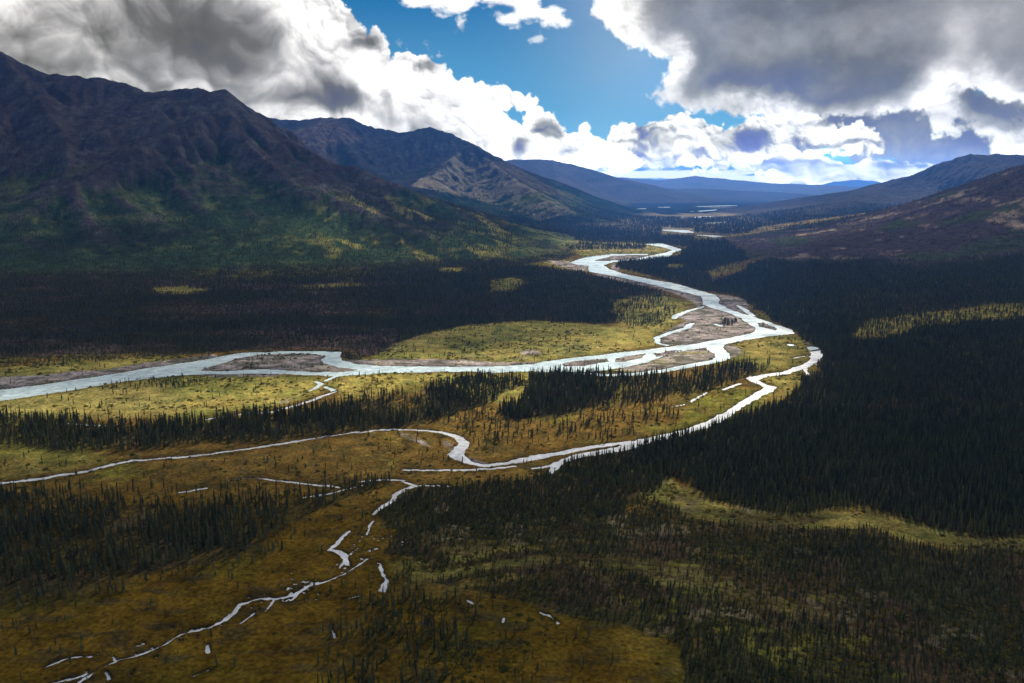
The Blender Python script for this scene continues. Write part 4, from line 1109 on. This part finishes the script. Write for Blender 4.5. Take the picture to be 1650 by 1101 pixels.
def scatter_gn(name, pts, scl, rot, tint, protos, mat, pick=None):
    o = mesh_np(name, pts, np.zeros((0, 3), int), None, attrs={'scl': ('FLOAT_VECTOR', scl), 'rot': ('FLOAT_VECTOR', rot), 'tint': ('FLOAT', tint),
                'pick': ('INT', pick if pick is not None else np.random.RandomState(5).randint(0, len(protos), len(pts)))})
    o.data.materials.append(mat)
    ng = bpy.data.node_groups.new(name+'_grow', 'GeometryNodeTree')
    ng.interface.new_socket('Geometry', in_out='INPUT', socket_type='NodeSocketGeometry')
    ng.interface.new_socket('Geometry', in_out='OUTPUT', socket_type='NodeSocketGeometry')
    gi = ng.nodes.new('NodeGroupInput'); go = ng.nodes.new('NodeGroupOutput')
    mp = ng.nodes.new('GeometryNodeMeshToPoints'); ip = ng.nodes.new('GeometryNodeInstanceOnPoints'); jn = ng.nodes.new('GeometryNodeJoinGeometry')
    for p in protos:
        oi = ng.nodes.new('GeometryNodeObjectInfo'); oi.inputs['Object'].default_value = p; oi.inputs['As Instance'].default_value = True
        ng.links.new(oi.outputs['Geometry'], jn.inputs[0])
    def named(n, t):
        a = ng.nodes.new('GeometryNodeInputNamedAttribute'); a.data_type = t; a.inputs['Name'].default_value = n; return a.outputs[0]
    ng.links.new(gi.outputs[0], mp.inputs['Mesh']); ng.links.new(mp.outputs[0], ip.inputs['Points']); ng.links.new(jn.outputs[0], ip.inputs['Instance'])
    ip.inputs['Pick Instance'].default_value = True
    ng.links.new(named('pick', 'INT'), ip.inputs['Instance Index']); ng.links.new(named('scl', 'FLOAT_VECTOR'), ip.inputs['Scale'])
    e2r = ng.nodes.new('FunctionNodeEulerToRotation'); ng.links.new(named('rot', 'FLOAT_VECTOR'), e2r.inputs[0]); ng.links.new(e2r.outputs[0], ip.inputs['Rotation'])
    ng.links.new(ip.outputs[0], go.inputs[0])
    md = o.modifiers.new('grow', 'NODES'); md.node_group = ng
    return o

def scatter(cell, y0, y1, rng, wide=0.70):
    """jittered grid of candidate spots in a band of the valley"""
    xm = wide*y1 + 60
    nx = int(2*xm/cell); ny = int((y1-y0)/cell)
    X, Y = np.meshgrid(np.arange(nx), np.arange(ny))
    x = (X + rng.rand(ny, nx))*cell - xm; y = (Y + rng.rand(ny, nx))*cell + y0
    x = x.ravel(); y = y.ravel()
    m = np.abs(x) < wide*y + 60
    return x[m], y[m]

rng = np.random.RandomState(12)
def who_of(x, y):
    return WHO[np.clip(((y-GY0)/CELL).round().astype(int), 0, WHO.shape[0]-1), np.clip(((x-GX0)/CELL).round().astype(int), 0, WHO.shape[1]-1)]
TX, TY, TZ, TH, TT = [], [], [], [], []
for cell, y0, y1, big in ((2.7, 235, 700, .82), (3.3, 700, 1250, .80), (4.9, 1250, 2400, .92), (9.0, 2400, 5200, 1.4)):
    x, y = scatter(cell, y0, y1, rng)
    den, ht = forest_map(x, y)
    z, h, who = terrain_z(x, y)
    u, v = to_px(x, y)
    cl = fbm(x/28, y/28, 3, 501); cl2 = fbm(x/110, y/110, 3, 502)
    p = den*np.clip(0.5 + 1.6*(cl-0.25) + 0.9*(cl2-0.5), 0.05, 1.4)
    p = np.where(den > 0.8, np.maximum(p, den*0.8), p)
    us, vs = to_px(x, y); streak = fbm(x/150, y/42, 4, 503)
    p = np.where((us < 640) & (vs > 462) & (vs < 580), p*(0.25+0.75*sstep(.57, .46, streak + 0.08*(vs > 520))), p)
    mtn = h > 12
    # on the slopes: woods low down and in the gullies, thinning upward
    cv = bilin(CONV, x, y); na = fbm(x/240, y/240, 6, 331)
    lim = np.where(x > 0, np.where(y > 3000, 120, 95 - np.clip((700-x)/12, 0, 60)), 190)
    pm = sstep(1.0, 0.45, h/lim + (0.5-na)*1.5 + cv*0.2)*np.where(x < 0, 0.55, 0.95)*np.clip(0.2+1.7*(cl-0.25), 0, 1)
    pm = np.maximum(pm, 0.05*(h < lim*1.9)*(cl > 0.55))
    pm = np.where(mtn & (x > 0) & (y < 3000), np.where(h < lim*0.8, np.maximum(pm, den*0.8), pm), pm)
    up, vp = to_px(x, y, z)
    B_ = mtn & (x > 0) & (y < 3300)
    tl = sstep(-14, 12, vp - tree_line(up) + (na-0.5)*40)
    pm = np.where(B_, np.maximum(tl*np.where(den > .2, den, 0.8), 0.02), pm)
    pm = np.where(mtn & (who_of(x, y) == 4), 0.05*(cl > .5), pm)
    p = np.where(mtn, pm, p)
    gr = soft_list(x, y, GRAVEL, 5, 231) > 0.4
    p = np.where(gr & (den < 0.8), p*0.12, p)
    keep = rng.rand(len(x)) < p
    wm = np.zeros(len(x)); ii = np.nonzero(keep & (h < 6))[0]
    wm[ii] = water_mask(x[ii], y[ii])
    for dx, dy in ((2.5, 0), (-2.5, 0), (0, 3), (0, -3)):
        wm[ii] = np.maximum(wm[ii], water_mask(x[ii]+dx, y[ii]+dy))
    keep &= wm < 0.5
    x, y, z, ht, h, cl, mt_, cl2 = x[keep], y[keep], z[keep], ht[keep], h[keep], cl[keep], mtn[keep], cl2[keep]
    hh = np.where(mt_, 7.5, ht)*big*(0.55 + 0.75*rng.rand(len(x))**0.8)*(0.8+0.4*cl)
    lit = ((cl2 > 0.52) | (rng.rand(len(x)) < 0.15))
    tint = np.where(lit, rng.rand(len(x))**2.2*0.55, 0.0) + np.where(mt_ & (x < 0) & (rng.rand(len(x)) < .25), .45*rng.rand(len(x)), 0)
    uu, vv = to_px(x, y)
    yel = inpoly(uu, vv, [(470,690),(540,640),(620,615),(700,640),(690,670),(600,690)]) | inpoly(uu, vv, [(1000,600),(1100,600),(1180,590),(1150,620),(1050,650)])
    tint = np.where(yel & (rng.rand(len(x)) < .4), .5+.5*rng.rand(len(x)), tint)
    u3, v3 = to_px(x, y, z)
    gold = mt_ & (x < 0) & (u3 > 430) & (v3 > 300) & (rng.rand(len(x)) < .5)
    tint = np.where(gold, .5+.5*rng.rand(len(x)), tint)
    tint = np.where(lit | gold, tint, 0.12*rng.rand(len(x)))
    TX.append(x); TY.append(y); TZ.append(np.where(h < 8, np.maximum(z, -0.25), z)); TH.append(hh); TT.append(tint)
TX, TY, TZ, TH, TT = map(np.concatenate, (TX, TY, TZ, TH, TT))
print('trees', len(TX), time.time()-T0)
u_, v_ = to_px(TX, TY, TZ)
inview = (u_ > 4) & (u_ < 1646) & (v_ < 1096) & (v_ > 0)
dist = np.sqrt(TX**2 + TY**2 + (H_CAM-TZ)**2)
size = np.where(inview & (TT < 0.14), TH/dist, 0)
NEAR = np.argsort(-size)[:300]
rest = np.ones(len(TX), bool); rest[NEAR] = False
n = rest.sum(); wv = (0.78 + 0.9*rng.rand(n)**1.5)*np.where(TH[rest] < 6.0, 1.35, 1.0)
wide = np.where(TY[rest] > 2400, 1.35, 1.0)
scl = np.stack([TH[rest]*wv*wide, TH[rest]*wv*wide, TH[rest]], 1)
rot = np.stack([rng.randn(n)*.045, rng.randn(n)*.045, rng.rand(n)*6.28], 1)
o = scatter_gn('spruce_forest', np.stack([TX, TY, TZ], 1)[rest], scl, rot, TT[rest], FAR, SPRUCE, rng.choice(5, n, p=[.24,.24,.05,.24,.23]))
tag(o, 'dark spruce forest spread over the valley floor and lower slopes', 'forest', kind='stuff')

# the nearest spruces, each a thing of its own
CROWNS = []; TRUNKS = []
KINDS_ = [(15,8,.85,.35,.08,False,'slim pointed'), (17,8,1.15,.4,.05,False,'full bushy'), (14,7,.7,.45,.16,True,'thin ragged'), (12,7,.95,.5,.22,False,'bare-stemmed')]
for i, (a, b, c_, d, e, f, nm) in enumerate(KINDS_):
    cv, cf = crown_geo(100+i, a, b, c_, d, e, f); tv, tf = trunk_geo(120+i)
    CROWNS.append((mesh_np('crown', cv, cf, SPRUCE, False, link=False)).data); TRUNKS.append((mesh_np('trunk', tv, tf, BARK, True, link=False)).data)
def stand(u, v):
    if u < 470: return ('in the left stand above the marsh', 'spruces of the left stand above the marsh')
    if u < 780 and v > 930: return ('at the bottom edge right of the marsh stream', 'spruces at the bottom edge right of the marsh stream')
    if u < 1100: return ('on the rust-brown bog at the bottom centre', 'spruces on the rust-brown bog at the bottom centre')
    if u < 1380: return ('in the bottom forest right of the bog', 'spruces of the bottom forest right of the bog')
    return ('in the forest at the bottom right corner', 'spruces of the bottom right corner')
for rank, i in enumerate(NEAR):
    k = int(rng.randint(0, 4)); hgt = float(TH[i])
    e = bpy.data.objects.new('spruce_tree', None); e.empty_display_size = 1
    scene.collection.objects.link(e)
    e.location = (float(TX[i]), float(TY[i]), float(TZ[i])); w = 0.8+0.6*rng.rand()
    e.scale = (hgt*w, hgt*w, hgt); e.rotation_euler = ((rng.rand()-.5)*.1, (rng.rand()-.5)*.1, rng.rand()*6.28)
    where, grp = stand(u_[i], v_[i])
    sz = 'tall' if hgt > 8.5 else ('short' if hgt < 5.5 else 'middling')
    tag(e, '%s %s black spruce %s' % (sz, KINDS_[k][6], where), 'spruce tree', '%s %s %s' % (sz, KINDS_[k][6], grp))
    for nm, data in (('trunk', TRUNKS[k]), ('crown', CROWNS[k])):
        c_ = bpy.data.objects.new(nm, data); scene.collection.objects.link(c_); c_.parent = e

# ------------------------------------------------------------------ willow and birch scrub
SX, SY, SZ, SS, ST = [], [], [], [], []
for cell, y0, y1, big in ((3.4, 235, 700, 1.0), (5.0, 700, 1500, 1.3), (11.0, 1500, 3200, 2.0)):
    x, y = scatter(cell, y0, y1, rng)
    z, h, who = terrain_z(x, y)
    den, ht = forest_map(x, y); mw = soft_list(x, y, MEADOW, 8, 221)
    u, v = to_px(x, y)
    marsh = sstep(800, 870, v)*sstep(640, 560, u)
    n1 = fbm(x/22, y/22, 4, 601); n2 = fbm(x/90, y/90, 3, 602)
    streak = fbm(x/150, y/42, 4, 503)*((u < 640) & (v > 462) & (v < 580))
    p = (0.12 + 0.16*mw + 0.3*(den > .3) + 0.3*(v > 780)*(u > 650))*sstep(.42, .62, n1*0.65+n2*0.35)*1.6
    p *= 1-marsh*0.93
    p = np.maximum(p, 0.8*sstep(.43,.54,streak))
    p = np.where(soft_list(x, y, GRAVEL, 5, 231) > 0.4, p*0.25, p)
    p = np.where(h > 12, np.where(h < 300, 0.5*sstep(.5,.62,n1), 0), p)
    keep = rng.rand(len(x)) < p
    ii = np.nonzero(keep & (h < 6))[0]; wm = np.zeros(len(x)); wm[ii] = water_mask(x[ii], y[ii]); keep &= wm < .5
    x, y, z, h, mwk, n2 = x[keep], y[keep], z[keep], h[keep], mw[keep], n2[keep]
    SX.append(x); SY.append(y); SZ.append(np.where(h < 8, np.maximum(z, -0.25), z)-0.1); SS.append(big*(0.5+1.0*rng.rand(len(x))**2))
    uq, vq = to_px(x, y)
    ST.append(np.clip((mwk*0.5 + (n2-.45)*2.0 + 0.35*(vq > 780)*(uq > 650))*rng.rand(len(x)), 0, 1))
SX, SY, SZ, SS, ST = map(np.concatenate, (SX, SY, SZ, SS, ST))
print('shrubs', len(SX), time.time()-T0)
n = len(SX)
o = scatter_gn('willow_scrub', np.stack([SX, SY, SZ], 1), np.stack([SS*1.3, SS*1.3, SS], 1), np.stack([0*SX, 0*SX, rng.rand(n)*6.28], 1), ST, BUSH, SHRUB)
tag(o, 'low green and golden willow scrub over the bog and meadows', 'scrub', kind='stuff')
print('done', time.time()-T0)
